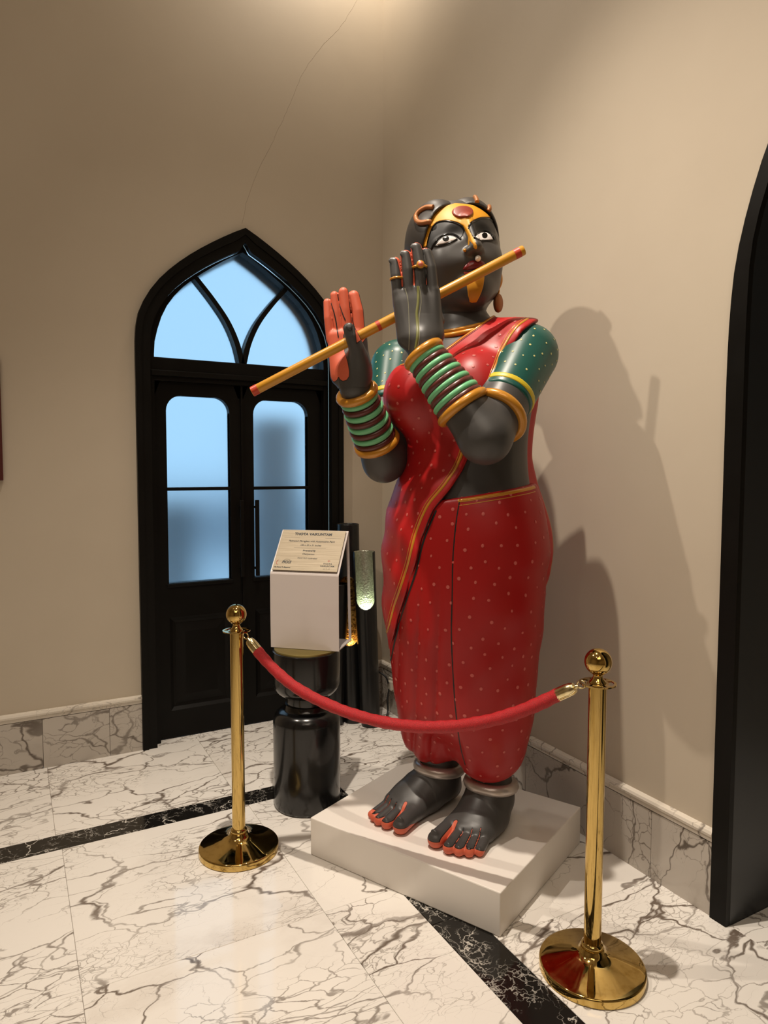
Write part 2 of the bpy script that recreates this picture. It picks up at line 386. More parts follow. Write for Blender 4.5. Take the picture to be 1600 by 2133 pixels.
def black_marble():
    n = N(material('black_marble', (.010, .009, .008), .08)); inf = n.n('ObjectInfo')
    o = n.n('CombineXYZ', X=n.math('MULTIPLY', inf.outputs['Random'], 31.), Y=n.math('MULTIPLY', inf.outputs['Random'], 17.)).outputs[0]
    p = n.vmath('ADD', n.tc.outputs['Object'], o)
    w = n.vmath('SCALE', n.vmath('SUBTRACT', n.noise(p, 5, 5, .6, True), (.5, .5, .5))); w.node.inputs['Scale'].default_value = .35
    q = n.vmath('ADD', p, w)
    e = n.n('TexVoronoi', _feature='DISTANCE_TO_EDGE', Vector=q, Scale=6.5).outputs['Distance']
    m = n.ramp(n.noise(p, 5, 4, .6), .40, .62)
    e2 = n.n('TexVoronoi', _feature='DISTANCE_TO_EDGE', Vector=q, Scale=19.).outputs['Distance']; m2 = n.ramp(n.noise(p, 7, 4, .6), .45, .62)
    f = n.math('MAXIMUM', n.math('MULTIPLY', n.ramp(n.math('DIVIDE', e, n.math('MULTIPLY_ADD', m, .030, .0008)), 1, .1), m), n.math('MULTIPLY', n.ramp(n.math('DIVIDE', e2, .055), 1, .1), n.math('MULTIPLY', m2, .55)))
    n.set('Base Color', n.mix(f, (.010, .009, .008, 1), (.62, .58, .52, 1))); return n.m
M['black_marble'] = black_marble()
def ebony():
    n = N(material('black_wood', (.0065, .0058, .005), .45, spec=.12)); p = n.n('Mapping', Vector=n.tc.outputs['Object'], Scale=(22, 22, 1.6)).outputs[0]
    n.bump(n.noise(p, 3, 4), .06, .002); n.set('Roughness', n.ramp(n.noise(n.tc.outputs['Object'], 4, 3), .3, .7, .32, .46)); return n.m
M['wood'] = ebony()
M['jamb'] = material('dark_blue_paint', (.010, .013, .017), .30, spec=.4)
def brass(name, col, rough):
    n = N(material(name, col, rough, 1.)); p = n.n('Mapping', Vector=n.tc.outputs['Object'], Scale=(30, 30, 2.2)).outputs[0]
    n.set('Roughness', n.ramp(n.noise(p, 1.4, 4, .6), .35, .75, rough*.6, rough*1.7))
    n.set('Base Color', n.mix(n.ramp(n.noise(p, .9, 5, .6), .45, .75), (*col, 1), (col[0]*.72, col[1]*.66, col[2]*.5, 1))); return n.m
M['brass'] = brass('polished_brass', (.64, .45, .155), .06)
M['pale_brass'] = brass('pale_brass', (.88, .76, .45), .16)
def velvet():
    n = N(material('red_velvet', (.50, .006, .014), .5, sheen=.25)); p = n.tc.outputs['Object']
    n.b.inputs['Sheen Tint'].default_value = (1, .25, .25, 1); n.b.inputs['Sheen Roughness'].default_value = .35
    h = n.noise(p, 520, 3, .7); n.bump(h, .6, .003)
    n.set('Base Color', n.mix(n.ramp(h, .40, .66), (.30, .001, .004, 1), (.66, .006, .012, 1))); return n.m
M['velvet'] = velvet()
M['plinth'] = material('white_paint', (.84, .79, .73), .45)
M['lacquer'] = material('black_lacquer', (.006, .006, .006), .20, coat=.15)
M['tabletop'] = material('olive_brass', (.30, .24, .08), .32, .8)
M['acrylic'] = material('white_acrylic', (.62, .56, .53), .16, coat=.3)
def plate():
    n = N(material('brushed_plate', (.30, .245, .165), .45, .25)); p = n.n('Mapping', Vector=n.tc.outputs['Object'], Scale=(3, 90, 3)).outputs[0]
    n.set('Roughness', n.ramp(n.noise(p, 2, 3), .3, .7, .42, .55)); return n.m
M['plate'] = plate()
M['ink'] = material('black_ink', (.012, .009, .007), .5); M['red_ink'] = material('red_ink', (.45, .05, .03), .5)
M['tube'] = material('black_tube', (.006, .006, .006), .30)
def leaf_metal(name, a, b):
    n = N(material(name, a, .34, .85)); p = n.tc.outputs['Object']
    v = n.n('TexVoronoi', Vector=p, Scale=95.).outputs['Distance']
    n.set('Base Color', n.mix(n.ramp(n.noise(p, 60, 4, .7), .38, .62), (*a, 1), (*b, 1))); n.bump(v, .5, .004); return n.m
M['silver_leaf'] = leaf_metal('brushed_liner', (.46, .47, .36), (.62, .64, .52)); M['gold_leaf'] = leaf_metal('gold_leaf', (.62, .40, .12), (.10, .05, .012))
M['rubber'] = material('black_rubber', (.008, .008, .008), .5); M['plastic'] = material('white_plastic', (.62, .57, .48), .4)
M['frame_red'] = material('dark_red_frame', (.075, .012, .010), .35); M['canvas'] = material('canvas', (.42, .36, .28), .7)
def frosted():
    m = bpy.data.materials.new('frosted_glass'); m.use_nodes = True; t = m.node_tree; n = N(m); t.nodes.remove(n.b)
    out = [x for x in t.nodes if x.type == 'OUTPUT_MATERIAL'][0]; p = n.tc.outputs['Object']
    b = n.n('Bump', Height=n.noise(p, 620, 2, .6), Strength=.45, Distance=.002)
    r = n.n('BsdfRefraction', Color=(.93, .97, 1, 1), Roughness=.42, IOR=1.18, Normal=b.outputs[0]); g = n.n('BsdfGlossy', Color=(1, 1, 1, 1), Roughness=.25)
    x = n.n('MixShader', i0=.05); t.links.new(r.outputs[0], x.inputs[1]); t.links.new(g.outputs[0], x.inputs[2]); t.links.new(x.outputs[0], out.inputs[0]); return m
M['glass'] = frosted()
M['street_dark'] = material('outdoor_dark', (.30, .33, .36), .8); M['street'] = material('outdoor_paving', (.78, .80, .82), .8)
# statue paints
M['saree'] = material('red_paint', (.36, .0045, .005), .42, spec=.4); M['drape'] = material('red_drape_paint', (.41, .009, .010), .42, spec=.45)
M['green'] = material('green_paint', (.007, .080, .064), .36, spec=.5); M['yellow'] = material('yellow_paint', (.66, .29, .010), .5)
M['band'] = material('band_yellow', (.62, .47, .018), .42); M['gold'] = material('ochre_gold_paint', (.55, .235, .022), .28, .15, coat=.2, coatr=.12); M['mint'] = material('mint_paint', (.16, .50, .24), .34)
M['maroon'] = material('maroon_paint', (.105, .022, .018), .32); M['line'] = material('black_line', (.006, .005, .005), .5)
M['hair'] = material('hair_paint', (.030, .026, .023), .42); M['white'] = material('eye_white', (.74, .70, .68), .3); M['black'] = material('gloss_black', (.004, .004, .004), .15)
M['socket_shade'] = material('painted_socket_shade', (.006, .0055, .0055), .5); M['lips'] = material('lip_red', (.135, .006, .008), .3); M['lip_in'] = material('lip_pink', (.42, .075, .070), .35); M['bindi'] = material('brick_red', (.24, .035, .018), .4)  # the near-black lid colour is shade of the eye sockets, painted in
M['dot_pink'] = material('pink_dot', (.56, .105, .09), .45); M['dot_yellow'] = material('pale_yellow_dot', (.62, .58, .24), .45)
M['bronze'] = material('copper_bronze', (.34, .13, .04), .42, .3); M['silver'] = material('dull_silver', (.56, .50, .46), .34, .6); M['pearl'] = material('pearl', (.80, .76, .70), .2)
M['olive'] = material('olive_line', (.17, .17, .045), .4); M['pale_line'] = material('pale_line', (.24, .23, .16), .4); M['coral'] = material('coral_paint', (.64, .16, .10), .42)
M['flute'] = material('ochre_flute', (.56, .26, .018), .36); M['flute_red'] = material('flute_red', (.50, .045, .012), .4)
def skin():
    n = N(material('charcoal_skin', (.056, .053, .051), .40, spec=.45)); a = n.n('Attribute', _attribute_name='paint').outputs['Fac']
    f = n.ramp(a, -.0003, .0003); l = n.ramp(n.math('ABSOLUTE', a), .0013, .0008)
    c = n.mix(f, (.056, .053, .051, 1), (.62, .12, .06, 1)); n.set('Base Color', n.mix(l, c, (.006, .005, .005, 1))); n.set('Roughness', n.ramp(f, 0, 1, .40, .5)); return n.m
M['skin'] = skin()

# ---------------------------------------------------------------- builders
def tag(o, label=None, cat=None, group=None, kind=None):
    if label: o['label'] = label
    if cat: o['category'] = cat
    if group: o['group'] = group
    if kind: o['kind'] = kind
    return o
def link(name, me, m, parent=None, smooth=False, loc=None):
    o = bpy.data.objects.new(name, me); COL.objects.link(o)
    if m and not me.materials: me.materials.append(M[m])
    if parent: o.parent = parent
    if loc is not None: o.location = loc
    if smooth: me.polygons.foreach_set('use_smooth', [True]*len(me.polygons))
    return o
def raw(name, V, Fs, m, parent=None, smooth=False, loc=None):
    me = bpy.data.meshes.new(name); me.from_pydata([tuple(map(float, v)) for v in V], [], [tuple(int(i) for i in f) for f in Fs]); me.update()
    return link(name, me, m, parent, smooth, loc)
def empty(name, loc=(0, 0, 0), rz=0.):
    o = bpy.data.objects.new(name, None); o.location = loc; o.rotation_euler = (0, 0, rz); o.empty_display_size = .1; COL.objects.link(o); return o
class MB:
    def __init__(s): s.V = []; s.F = []
    def box(s, lo, hi, ch=0.):
        n = len(s.V); (a, b, c), (d, e, f) = lo, hi
        if not ch:
            s.V += [(x, y, z) for x in (a, d) for y in (b, e) for z in (c, f)]
            s.F += [tuple(n+i for i in q) for q in ((0, 1, 3, 2), (4, 6, 7, 5), (0, 4, 5, 1), (2, 3, 7, 6), (0, 2, 6, 4), (1, 5, 7, 3))]
        else:
            bm = bmesh.new(); r = bmesh.ops.create_cube(bm, size=1); bmesh.ops.scale(bm, vec=(d-a, e-b, f-c), verts=bm.verts); bmesh.ops.translate(bm, vec=((a+d)/2, (b+e)/2, (c+f)/2), verts=bm.verts)
            bmesh.ops.bevel(bm, geom=bm.edges[:], offset=ch, segments=2, profile=.5, affect='EDGES'); bm.verts.index_update()
            s.V += [tuple(v.co) for v in bm.verts]; s.F += [tuple(n + v.index for v in q.verts) for q in bm.faces]; bm.free()
        return s
    def lathe(s, prof, c=(0, 0, 0), seg=48):
        n = len(s.V); k = len(prof)
        for i in range(seg):
            a = 2*math.pi*i/seg
            for r, z in prof: s.V.append((c[0]+r*math.cos(a), c[1]+r*math.sin(a), c[2]+z))
        for i in range(seg):
            j = (i+1) % seg
            for q in range(k-1): s.F.append((n+i*k+q, n+j*k+q, n+j*k+q+1, n+i*k+q+1))
        s.F.append(tuple(n+i*k for i in range(seg))[::-1]); s.F.append(tuple(n+i*k+k-1 for i in range(seg))); return s
    def tube(s, pts, rad, seg=10, closed=False, flat=None):
        P = np.array(pts, float); R = np.broadcast_to(np.array(rad, float), (len(P),)); n = len(s.V)
        T = np.gradient(P, axis=0) if not closed else np.roll(P, -1, 0) - np.roll(P, 1, 0)
        T /= np.linalg.norm(T, axis=1, keepdims=True) + 1e-12
        u = np.cross(T[0], (0, 0, 1.)); u = u if np.linalg.norm(u) > .1 else np.cross(T[0], (1., 0, 0)); u /= np.linalg.norm(u)
        for i in range(len(P)):
            if flat is not None: w = np.array(flat[i], float); u = np.cross(w, T[i])
            u = u - T[i]*(u @ T[i]); u /= np.linalg.norm(u) + 1e-12; v = np.cross(T[i], u)
            h = .45 if flat is not None else 1.
            for k in range(seg):
                a = 2*math.pi*k/seg; s.V.append(P[i] + R[i]*(math.cos(a)*u + h*math.sin(a)*v))
        m = len(P)
        for i in range(m if closed else m-1):
            j = (i+1) % m
            for k in range(seg): l = (k+1) % seg; s.F.append((n+i*seg+k, n+i*seg+l, n+j*seg+l, n+j*seg+k))
        if not closed: s.F.append(tuple(n+k for k in range(seg))[::-1]); s.F.append(tuple(n+(m-1)*seg+k for k in range(seg)))
        return s
    def strip(s, A, B, closed=False):                 # quads between two equally long outlines
        n = len(s.V); m = len(A); s.V += list(A) + list(B)
        for i in range(m if closed else m-1): j = (i+1) % m; s.F.append((n+i, n+j, n+m+j, n+m+i))
        return s
    def build(s, name, m, parent=None, smooth=False, loc=None, fix=True):
        o = raw(name, s.V, s.F, m, parent, smooth, loc)
        if fix:
            bm = bmesh.new(); bm.from_mesh(o.data); bmesh.ops.recalc_face_normals(bm, faces=bm.faces); bm.to_mesh(o.data); bm.free()
            if smooth: o.data.polygons.foreach_set('use_smooth', [True]*len(o.data.polygons)); o.data.set_sharp_from_angle(angle=math.radians(52))
        return o
def curve(pts, n=60, closed=False):                   # smooth interpolation through points
    P = np.array(pts, float)
    if closed: P = np.concatenate([P[-2:], P, P[:3]])
    d = np.concatenate([[0], np.cumsum(np.linalg.norm(np.diff(P, axis=0), axis=1))])
    if closed: ts = np.linspace(d[2], d[-3], n, endpoint=False)
    else: ts = np.linspace(0, d[-1], n)
    return np.stack([smooth_interp(ts, d, P[:, i]) for i in range(P.shape[1])], 1)

# ---------------------------------------------------------------- floor
floor = tag(MB().box((-6.2, -7.6, -.06), (1.6, 0.0, -.006)).box((-1.47, -.01, -.05), (-.27, .24, -.006)).build('floor', 'grout'), kind='structure')
cache = {}
def tile(name, x0, y0, x1, y1, m):
    g = .0005; w, d = x1-x0-2*g, y1-y0-2*g; key = (round(w, 3), round(d, 3), m)
    if key not in cache:
        a, b, c = w/2, d/2, .0012
        V = [(sx*a, sy*b, -.012) for sx, sy in ((-1, -1), (1, -1), (1, 1), (-1, 1))] + [(sx*a, sy*b, -c) for sx, sy in ((-1, -1), (1, -1), (1, 1), (-1, 1))] + [(sx*(a-c), sy*(b-c), 0) for sx, sy in ((-1, -1), (1, -1), (1, 1), (-1, 1))]
        Fs = [(8, 9, 10, 11)] + [(4*r+i, 4*r+(i+1) % 4, 4*r+4+(i+1) % 4, 4*r+4+i) for r in (0, 1) for i in range(4)]
        me = bpy.data.meshes.new(name); me.from_pydata(V, [], Fs); me.materials.append(M[m]); cache[key] = me
    o = bpy.data.objects.new(name, cache[key]); COL.objects.link(o); o.parent = floor; o.location = ((x0+x1)/2, (y0+y1)/2, 0)
BX = (-.865, -.715); BY = (-.868, -.745)                # black band along the right wall (x) and along the door wall (y)
xs = [-.865, -1.150, -1.908, -2.665, -3.42, -4.18, -4.94, -5.7, -6.2]; ys = [-.868, -1.719, -2.57, -3.42, -4.27, -5.12, -5.97, -6.82, -7.6]
for a, b in zip(xs[1:], xs):
    for c, d in zip(ys[1:], ys): tile('floor_tile', a, c, b, d, 'marble')
tile('floor_tile', -1.45, 0, -.29, .24, 'marble')
bx = [0, -.415, -1.170, -1.925, -2.68, -3.435, -4.19, -4.945, -5.7, -6.2]
for a, b in zip(bx[1:], bx): tile('floor_tile', a, -.745, b, 0, 'marble')
by = [-.745, -1.36, -2.115, -2.87, -3.625, -4.38, -5.135, -5.89, -6.645, -7.6]
for c, d in zip(by[1:], by): tile('floor_tile', -.715, c, 0, d, 'marble')
by2 = [-.868, -1.95, -3.1, -4.25, -5.4, -6.5, -7.6]
for c, d in zip(by2[1:], by2): tile('black_tile', BX[0], c, BX[1], d, 'black_marble')
bx2 = [-.715, -1.75, -2.9, -4.05, -5.2, -6.2]
for a, b in zip(bx2[1:], bx2): tile('black_tile', a, BY[0], b, BY[1], 'black_marble')
for c, d in zip([-4.5, -3.6], [-3.6, -2.42]): tile('floor_tile', 0, c, 1.5, d, 'marble')

# ---------------------------------------------------------------- walls
DX = -.872                                             # centre of the door arch
OUT = [(.592, 0), (.592, 1.2), (.592, 2.15), (.588, 2.23), (.573, 2.31), (.537, 2.39), (.486, 2.47), (.418, 2.545), (.335, 2.618), (.240, 2.688), (.143, 2.750), (.057, 2.800), (0, 2.829)]
INN = [(.489, 2.100), (.484, 2.182), (.464, 2.259), (.435, 2.340), (.380, 2.427), (.315, 2.497), (.250, 2.550), (.170, 2.608), (.090, 2.662), (0, 2.713)]
def refine(prof, straight, n=26):
    c = curve(prof[straight:], n); return [tuple(p) for p in prof[:straight]] + [tuple(p) for p in c]
OUTS = refine(OUT, 2); INNS = refine(INN, 0)
def mirror(half, cx): return [(cx-a, z) for a, z in half] + [(cx+a, z) for a, z in half[::-1][1:]]
def arch_wall(name, half, cx, x0, x1, top, put, depth):
    arc = mirror([(a - .01, z) for a, z in half[:-1]] + [(0, half[-1][1] - .012)], cx)
    m = MB()
    m.strip([put(x, z, 0) for x, z in arc], [put(x, top, 0) for x, z in arc])
    l, r = arc[0][0], arc[-1][0]
    for a, b in ((x0, l), (r, x1)): m.strip([put(a, 0, 0), put(b, 0, 0)], [put(a, top, 0), put(b, top, 0)])
    m.strip([put(x, z, 0) for x, z in arc], [put(x, z, depth) for x, z in arc])
    return tag(m.build(name, 'wall', fix=False), kind='structure')
TOP = CEIL
wall_l = arch_wall('wall_left', OUTS, DX, -6.2, 0.0, TOP, lambda x, z, d: (x, d, z), .22)
# the right-hand arch: along the right wall, its near jamb at y = -2.36
RC, RH = -3.10, [(.740, 0), (.740, 1.0), (.740, 1.78), (.736, 1.98), (.720, 2.16), (.682, 2.325), (.640, 2.453), (.54, 2.66), (.40, 2.88), (.22, 3.08), (0, 3.26)]
RI = [(.680, 0), (.680, 1.0), (.680, 1.80), (.678, 2.01), (.668, 2.197), (.636, 2.331), (.585, 2.46), (.48, 2.66), (.36, 2.82), (.2, 2.99), (0, 3.16)]
RHs, RIs = refine(RH, 2), refine(RI, 2)
wall_r = arch_wall('wall_right', RHs, RC, -7.6, 0.0, TOP, lambda x, z, d: (d, x, z), .22)
tag(MB().box((-6.3, -7.6, 0), (-6.2, 0, TOP)).build('wall_back', 'wall'), kind='structure')
tag(MB().box((-6.2, -7.7, 0), (0, -7.6, TOP)).build('wall_front', 'wall'), kind='structure')
tag(MB().box((-6.2, -7.6, TOP), (0, 0, TOP+.1)).build('ceiling', 'ceiling'), kind='structure')
tag(MB().box((1.5, -4.6, 0), (1.6, -2.3, 3.6)).box((.23, -2.36, 0), (1.5, -2.30, 3.6)).box((.22, -4.6, 0), (1.5, -4.5, 3.6)).box((.22, -4.6, 3.6), (1.6, -2.3, 3.7)).build('wall_passage', 'wall'), kind='structure')
# crack in the plaster above the door
cr = curve([(-.155, 4.30), (-.27, 4.10), (-.415, 3.92), (-.50, 3.79), (-.62, 3.52), (-.72, 3.30), (-.79, 3.16), (-.845, 3.02), (-.885, 2.86)], 60)
rng = random.Random(3); m = MB(); m.tube([(x + rng.uniform(-.003, .003), -.0001, z) for x, z in cr], .0011, 4); m.build('plaster_crack', 'crack', wall_l)
# skirting: slabs with a moulded cap
def cap_profile(): return [(0, .255), (.014, .255), (.017, .262), (.017, .272), (.024, .276), (.026, .285), (.022, .294), (0, .297)]
def skirt(name, put, cuts, capcuts, ends):
    root = tag(empty(name), kind='structure'); rr = random.Random(7)
    c = [ends[0]] + cuts + [ends[1]]
    for a, b in zip(c, c[1:]):
        m = MB(); lo, hi = put(a, 0, 0), put(b, .016, .252); lo, hi = tuple(map(min, zip(lo, hi))), tuple(map(max, zip(lo, hi)))
        ctr = [(lo[i]+hi[i])/2 for i in range(3)]
        m.box([lo[i]-ctr[i]+(.0008 if i < 2 else 0) for i in range(3)], [hi[i]-ctr[i]-(.0008 if i < 2 else 0) for i in range(3)], .001).build('marble_slab', 'skirting', root, loc=ctr)
    c = [ends[0]] + capcuts + [ends[1]]
    for a, b in zip(c, c[1:]):
        m = MB(); pr = cap_profile(); o = put(a, 0, 0)
        A = [Vector(put(a+.0006*(1 if b > a else -1), d, z)) - Vector(o) for d, z in pr]; B = [Vector(put(b, d, z)) - Vector(o) for d, z in pr]
        m.strip(A, B, True); k = len(pr); m.F += [tuple(range(k)), tuple(range(k, 2*k))]; m.build('cap_moulding', 'cap', root, loc=o)
skirt('baseboard_left', lambda t, d, z: (t, -d, z), [-1.627, -1.941, -2.70, -3.45, -4.2, -5.0], [-1.965, -2.9, -3.9, -4.9], (-1.464, -6.2))
skirt('baseboard_corner', lambda t, d, z: (t, -d, z), [], [], (0, -.282))
skirt('baseboard_right', lambda t, d, z: (-d, t, z), [-.72, -1.41, -2.11], [-.98, -1.973], (-.018, -2.36))

# ---------------------------------------------------------------- the arched double door
door = tag(empty('door_1', (DX, 0, 0)), kind='structure')
def arch_ring(outer, inner, y0, y1):                    # band between two mirrored outlines, front at y0
    m = MB(); f = lambda L, y: [(x, y, z) for x, z in L]
    m.strip(f(outer, y0), f(inner, y0)); m.strip(f(outer, y1), f(inner, y1)); m.strip(f(outer, y0), f(outer, y1)); m.strip(f(inner, y0), f(inner, y1)); return m
def resample(half, n=44):
    P = np.array(half, float); d = np.concatenate([[0], np.cumsum(np.linalg.norm(np.diff(P, axis=0), axis=1))]); t = np.linspace(0, d[-1], n)
    return [(np.interp(q, d, P[:, 0]), np.interp(q, d, P[:, 1])) for q in t]
def inset(half, dx, dz): k = half[-1][1]; return [(max(a - dx, 0) if i < len(half)-1 else 0, z - dz*(z/k)**4) for i, (a, z) in enumerate(half)]
o1 = resample(OUTS); o2 = resample(inset(OUTS, .030, .035)); o3 = resample(inset(OUTS, .075, .075)); o4 = resample(inset(OUTS, .084, .080))
INNF = [(.489, 0), (.489, 1.0)] + INNS; i4 = resample(INNF)
arch_ring(mirror(o1, 0), mirror(o2, 0), -.030, .01).build('casing', 'wood', door, True)
arch_ring(mirror(o2, 0), mirror(o3, 0), -.022, .02).build('casing', 'wood', door, True)
arch_ring(mirror(o3, 0), mirror(i4, 0), .030, .17).build('door_jamb', 'wood', door, True)
MB().box((-.495, .035, 1.975), (.495, .165, 2.100), .006).box((-.51, .012, 2.00), (.51, .05, 2.03), .004).build('transom_bar', 'wood', door)
mul = [(0.004, 2.095), (.033, 2.21), (.085, 2.325), (.165, 2.437), (.262, 2.550)]
for s in (-1, 1):
    c = curve(mul, 24); MB().strip([(s*(x-.016), .045, z) for x, z in c], [(s*(x+.016), .045, z) for x, z in c]).strip([(s*(x-.016), .11, z) for x, z in c], [(s*(x+.016), .11, z) for x, z in c]).strip([(s*(x-.016), .045, z) for x, z in c], [(s*(x-.016), .11, z) for x, z in c]).strip([(s*(x+.016), .045, z) for x, z in c], [(s*(x+.016), .11, z) for x, z in c]).build('transom_mullion', 'wood', door, True)
def pane(name, pts, y, parent, t=.006):
    n = len(pts); V = [(x, y, z) for x, z in pts] + [(x, y+t, z) for x, z in pts]
    return raw(name, V, [tuple(range(n)), tuple(range(2*n-1, n-1, -1))] + [(i, i+n, (i+1) % n + n, (i+1) % n) for i in range(n)], 'glass', parent)
ic = [tuple(p) for p in curve(INN, 40)]; mc = [tuple(p) for p in curve(mul, 14)]
kk = min(range(40), key=lambda i: (ic[i][0]-mc[-1][0])**2 + (ic[i][1]-mc[-1][1])**2)
def strip_pane(A, B):
    m = MB(); g = lambda L, y: [(x, y, z) for x, z in L]
    m.strip(g(A, .09), g(B, .09)).strip(g(A, .096), g(B, .096)); m.build('transom_pane', 'glass', door)
for s in (-1, 1): strip_pane([(s*x, z) for x, z in resample(mc, 30)], [(s*x, z) for x, z in resample(ic[:kk+1], 30)])
cc = mc + ic[kk+1:]; strip_pane([(-x, z) for x, z in cc], [(x, z) for x, z in cc])
def rounded_top(x0, x1, z0, z1, r, n=8):
    L = [(x0, z0)] + [(x0+r-r*math.cos(a), z1-r+r*math.sin(a)) for a in np.linspace(0, math.pi/2, n)]
    L[-1] = (L[-1][0], z1)
    R = [(x1-r+r*math.sin(a), z1-r+r*math.cos(a)) for a in np.linspace(0, math.pi/2, n)] + [(x1, z0)]
    return L + R
def door_leaf(x0, x1, gx0, gx1, hx, sgn):
    y0, y1 = .070, .115; m = MB(); z0, z1 = .874, 1.905
    gl = rounded_top(gx0, gx1, z0, z1, .085)
    k = len(gl) - 1; ol = []
    for i, (x, z) in enumerate(gl):                      # matching outer outline
        ol.append((x0, .80) if i == 0 else (x1, .80) if i == k else (x0, z) if i < k*.25 else (x1, z) if i > k*.75 else (x0 + (x1-x0)*(i/k-.25)/.5, 1.985))
    for y in (y0, y1): m.strip([(x, y, z) for x, z in ol], [(x, y, z) for x, z in gl], True)
    m.strip([(x, y0, z) for x, z in gl], [(x, y1, z) for x, z in gl], True)
    m.box((x0, y0, .006), (x1, y1, .158)).box((x0, y0+.001, .80), (gx0, y1-.001, 1.985)).box((gx1, y0+.001, .80), (x1, y1-.001, 1.985)).box((x0, y0+.001, z1), (x1, y1-.001, 1.985)).box((x0, y0, .683), (x1, y1, .80)).box((x0, y0, .158), (gx0, y1, .683)).box((gx1, y0, .158), (x1, y1, .683))
    o = m.build('door_leaf', 'wood', door)
    m = MB(); g = [(gx0, .158), (gx0, .683), (gx1, .683), (gx1, .158)]; q = lambda d: [(gx0+d, .158+d), (gx0+d, .683-d), (gx1-d, .683-d), (gx1-d, .158+d)]
    Y = lambda L, y: [(x, y, z) for x, z in L]
    m.strip(Y(q(0), y0), Y(q(.018), y0+.014), True).strip(Y(q(.018), y0+.014), Y(q(.035), y0+.020), True).strip(Y(q(.035), y0+.020), Y(q(.085), y0+.004), True); m.F.append(tuple(len(m.V)-4+i for i in range(4)))
    m.build('raised_panel', 'wood', o, fix=False)
    MB().box((gx0-.004, y0-.006, 1.385), (gx1+.004, y1, 1.403), .003).box((gx0-.012, y0-.008, z0-.022), (gx1+.012, y0+.01, z0-.002), .004).build('muntin', 'wood', o)
    pane('pane', [(gx0-.006, z0-.006), (gx0-.006, 1.394), (gx1+.006, 1.394), (gx1+.006, z0-.006)], .092, o)
    up = rounded_top(gx0-.006, gx1+.006, 1.394, z1+.006, .088); pane('pane', up, .092, o)
    h = MB().box((hx-.011, y0-.052, .888), (hx+.011, y0-.036, 1.327), .003)
    for z in (.93, 1.285): h.box((hx-.006, y0-.04, z-.006), (hx+.006, y0+.004, z+.006))
    h.build('pull_handle', 'wood', o)
door_leaf(-.493, -.012, -.424, -.076, -.022, -1); door_leaf(-.008, .493, .064, .401, .068, 1)
MB().box((-.012, .058, .036), (-.001, .072, 1.98)).build('meeting_stile', 'wood', door)
# dark surround of the right-hand arch, with its deep painted reveal
d2 = tag(empty('trim_1', (0, RC, 0)), kind='structure')
a, b = mirror(resample(RHs), 0), mirror(resample(RIs), 0); m = MB(); P3 = lambda L, x: [(x, y, z) for y, z in L]
m.strip(P3(a, -.022), P3(b, -.022)).strip(P3(a, -.022), P3(a, .01)).strip(P3(b, -.022), P3(b, 0)).build('arch_casing', 'wood', d2, True)
MB().strip(P3(b, 0), P3(b, .62)).build('arch_reveal', 'jamb', d2, True)
# outside the frosted panes: paving, a pier and a far dark wall
tag(MB().box((-8, .25, -.08), (6, 14, -.03)).build('trim_2', 'street'), kind='structure')
tag(MB().box((-.36, 1.3, -.03), (-.05, 1.7, 1.9)).build('trim_3', 'street_dark'), kind='structure')
tag(MB().box((-.98, 2.2, -.03), (-.66, 2.6, 1.25)).box((-7, 9, -.03), (4, 9.3, 1.0)).build('trim_4', 'street_dark'), kind='structure')  # the low nearer block is added to darken the left pane

# ---------------------------------------------------------------- picture at the left edge
pf = tag(empty('picture_frame', (-2.36, -.004, 1.74)), 'dark red picture frame on the wall left of the arched door', 'picture frame')
m = MB(); w, h, t = .283, .293, .022
for lo, hi in (((-w, -.03, -h), (-w+t, 0, h)), ((w-t, -.03, -h), (w, 0, h)), ((-w+t, -.03, h-t), (w-t, 0, h)), ((-w+t, -.03, -h), (w-t, 0, -h+t))): m.box(lo, hi, .003)
m.build('frame', 'frame_red', pf); MB().box((-w+t, -.012, -h+t), (w-t, -.002, h-t)).build('canvas', 'canvas', pf)

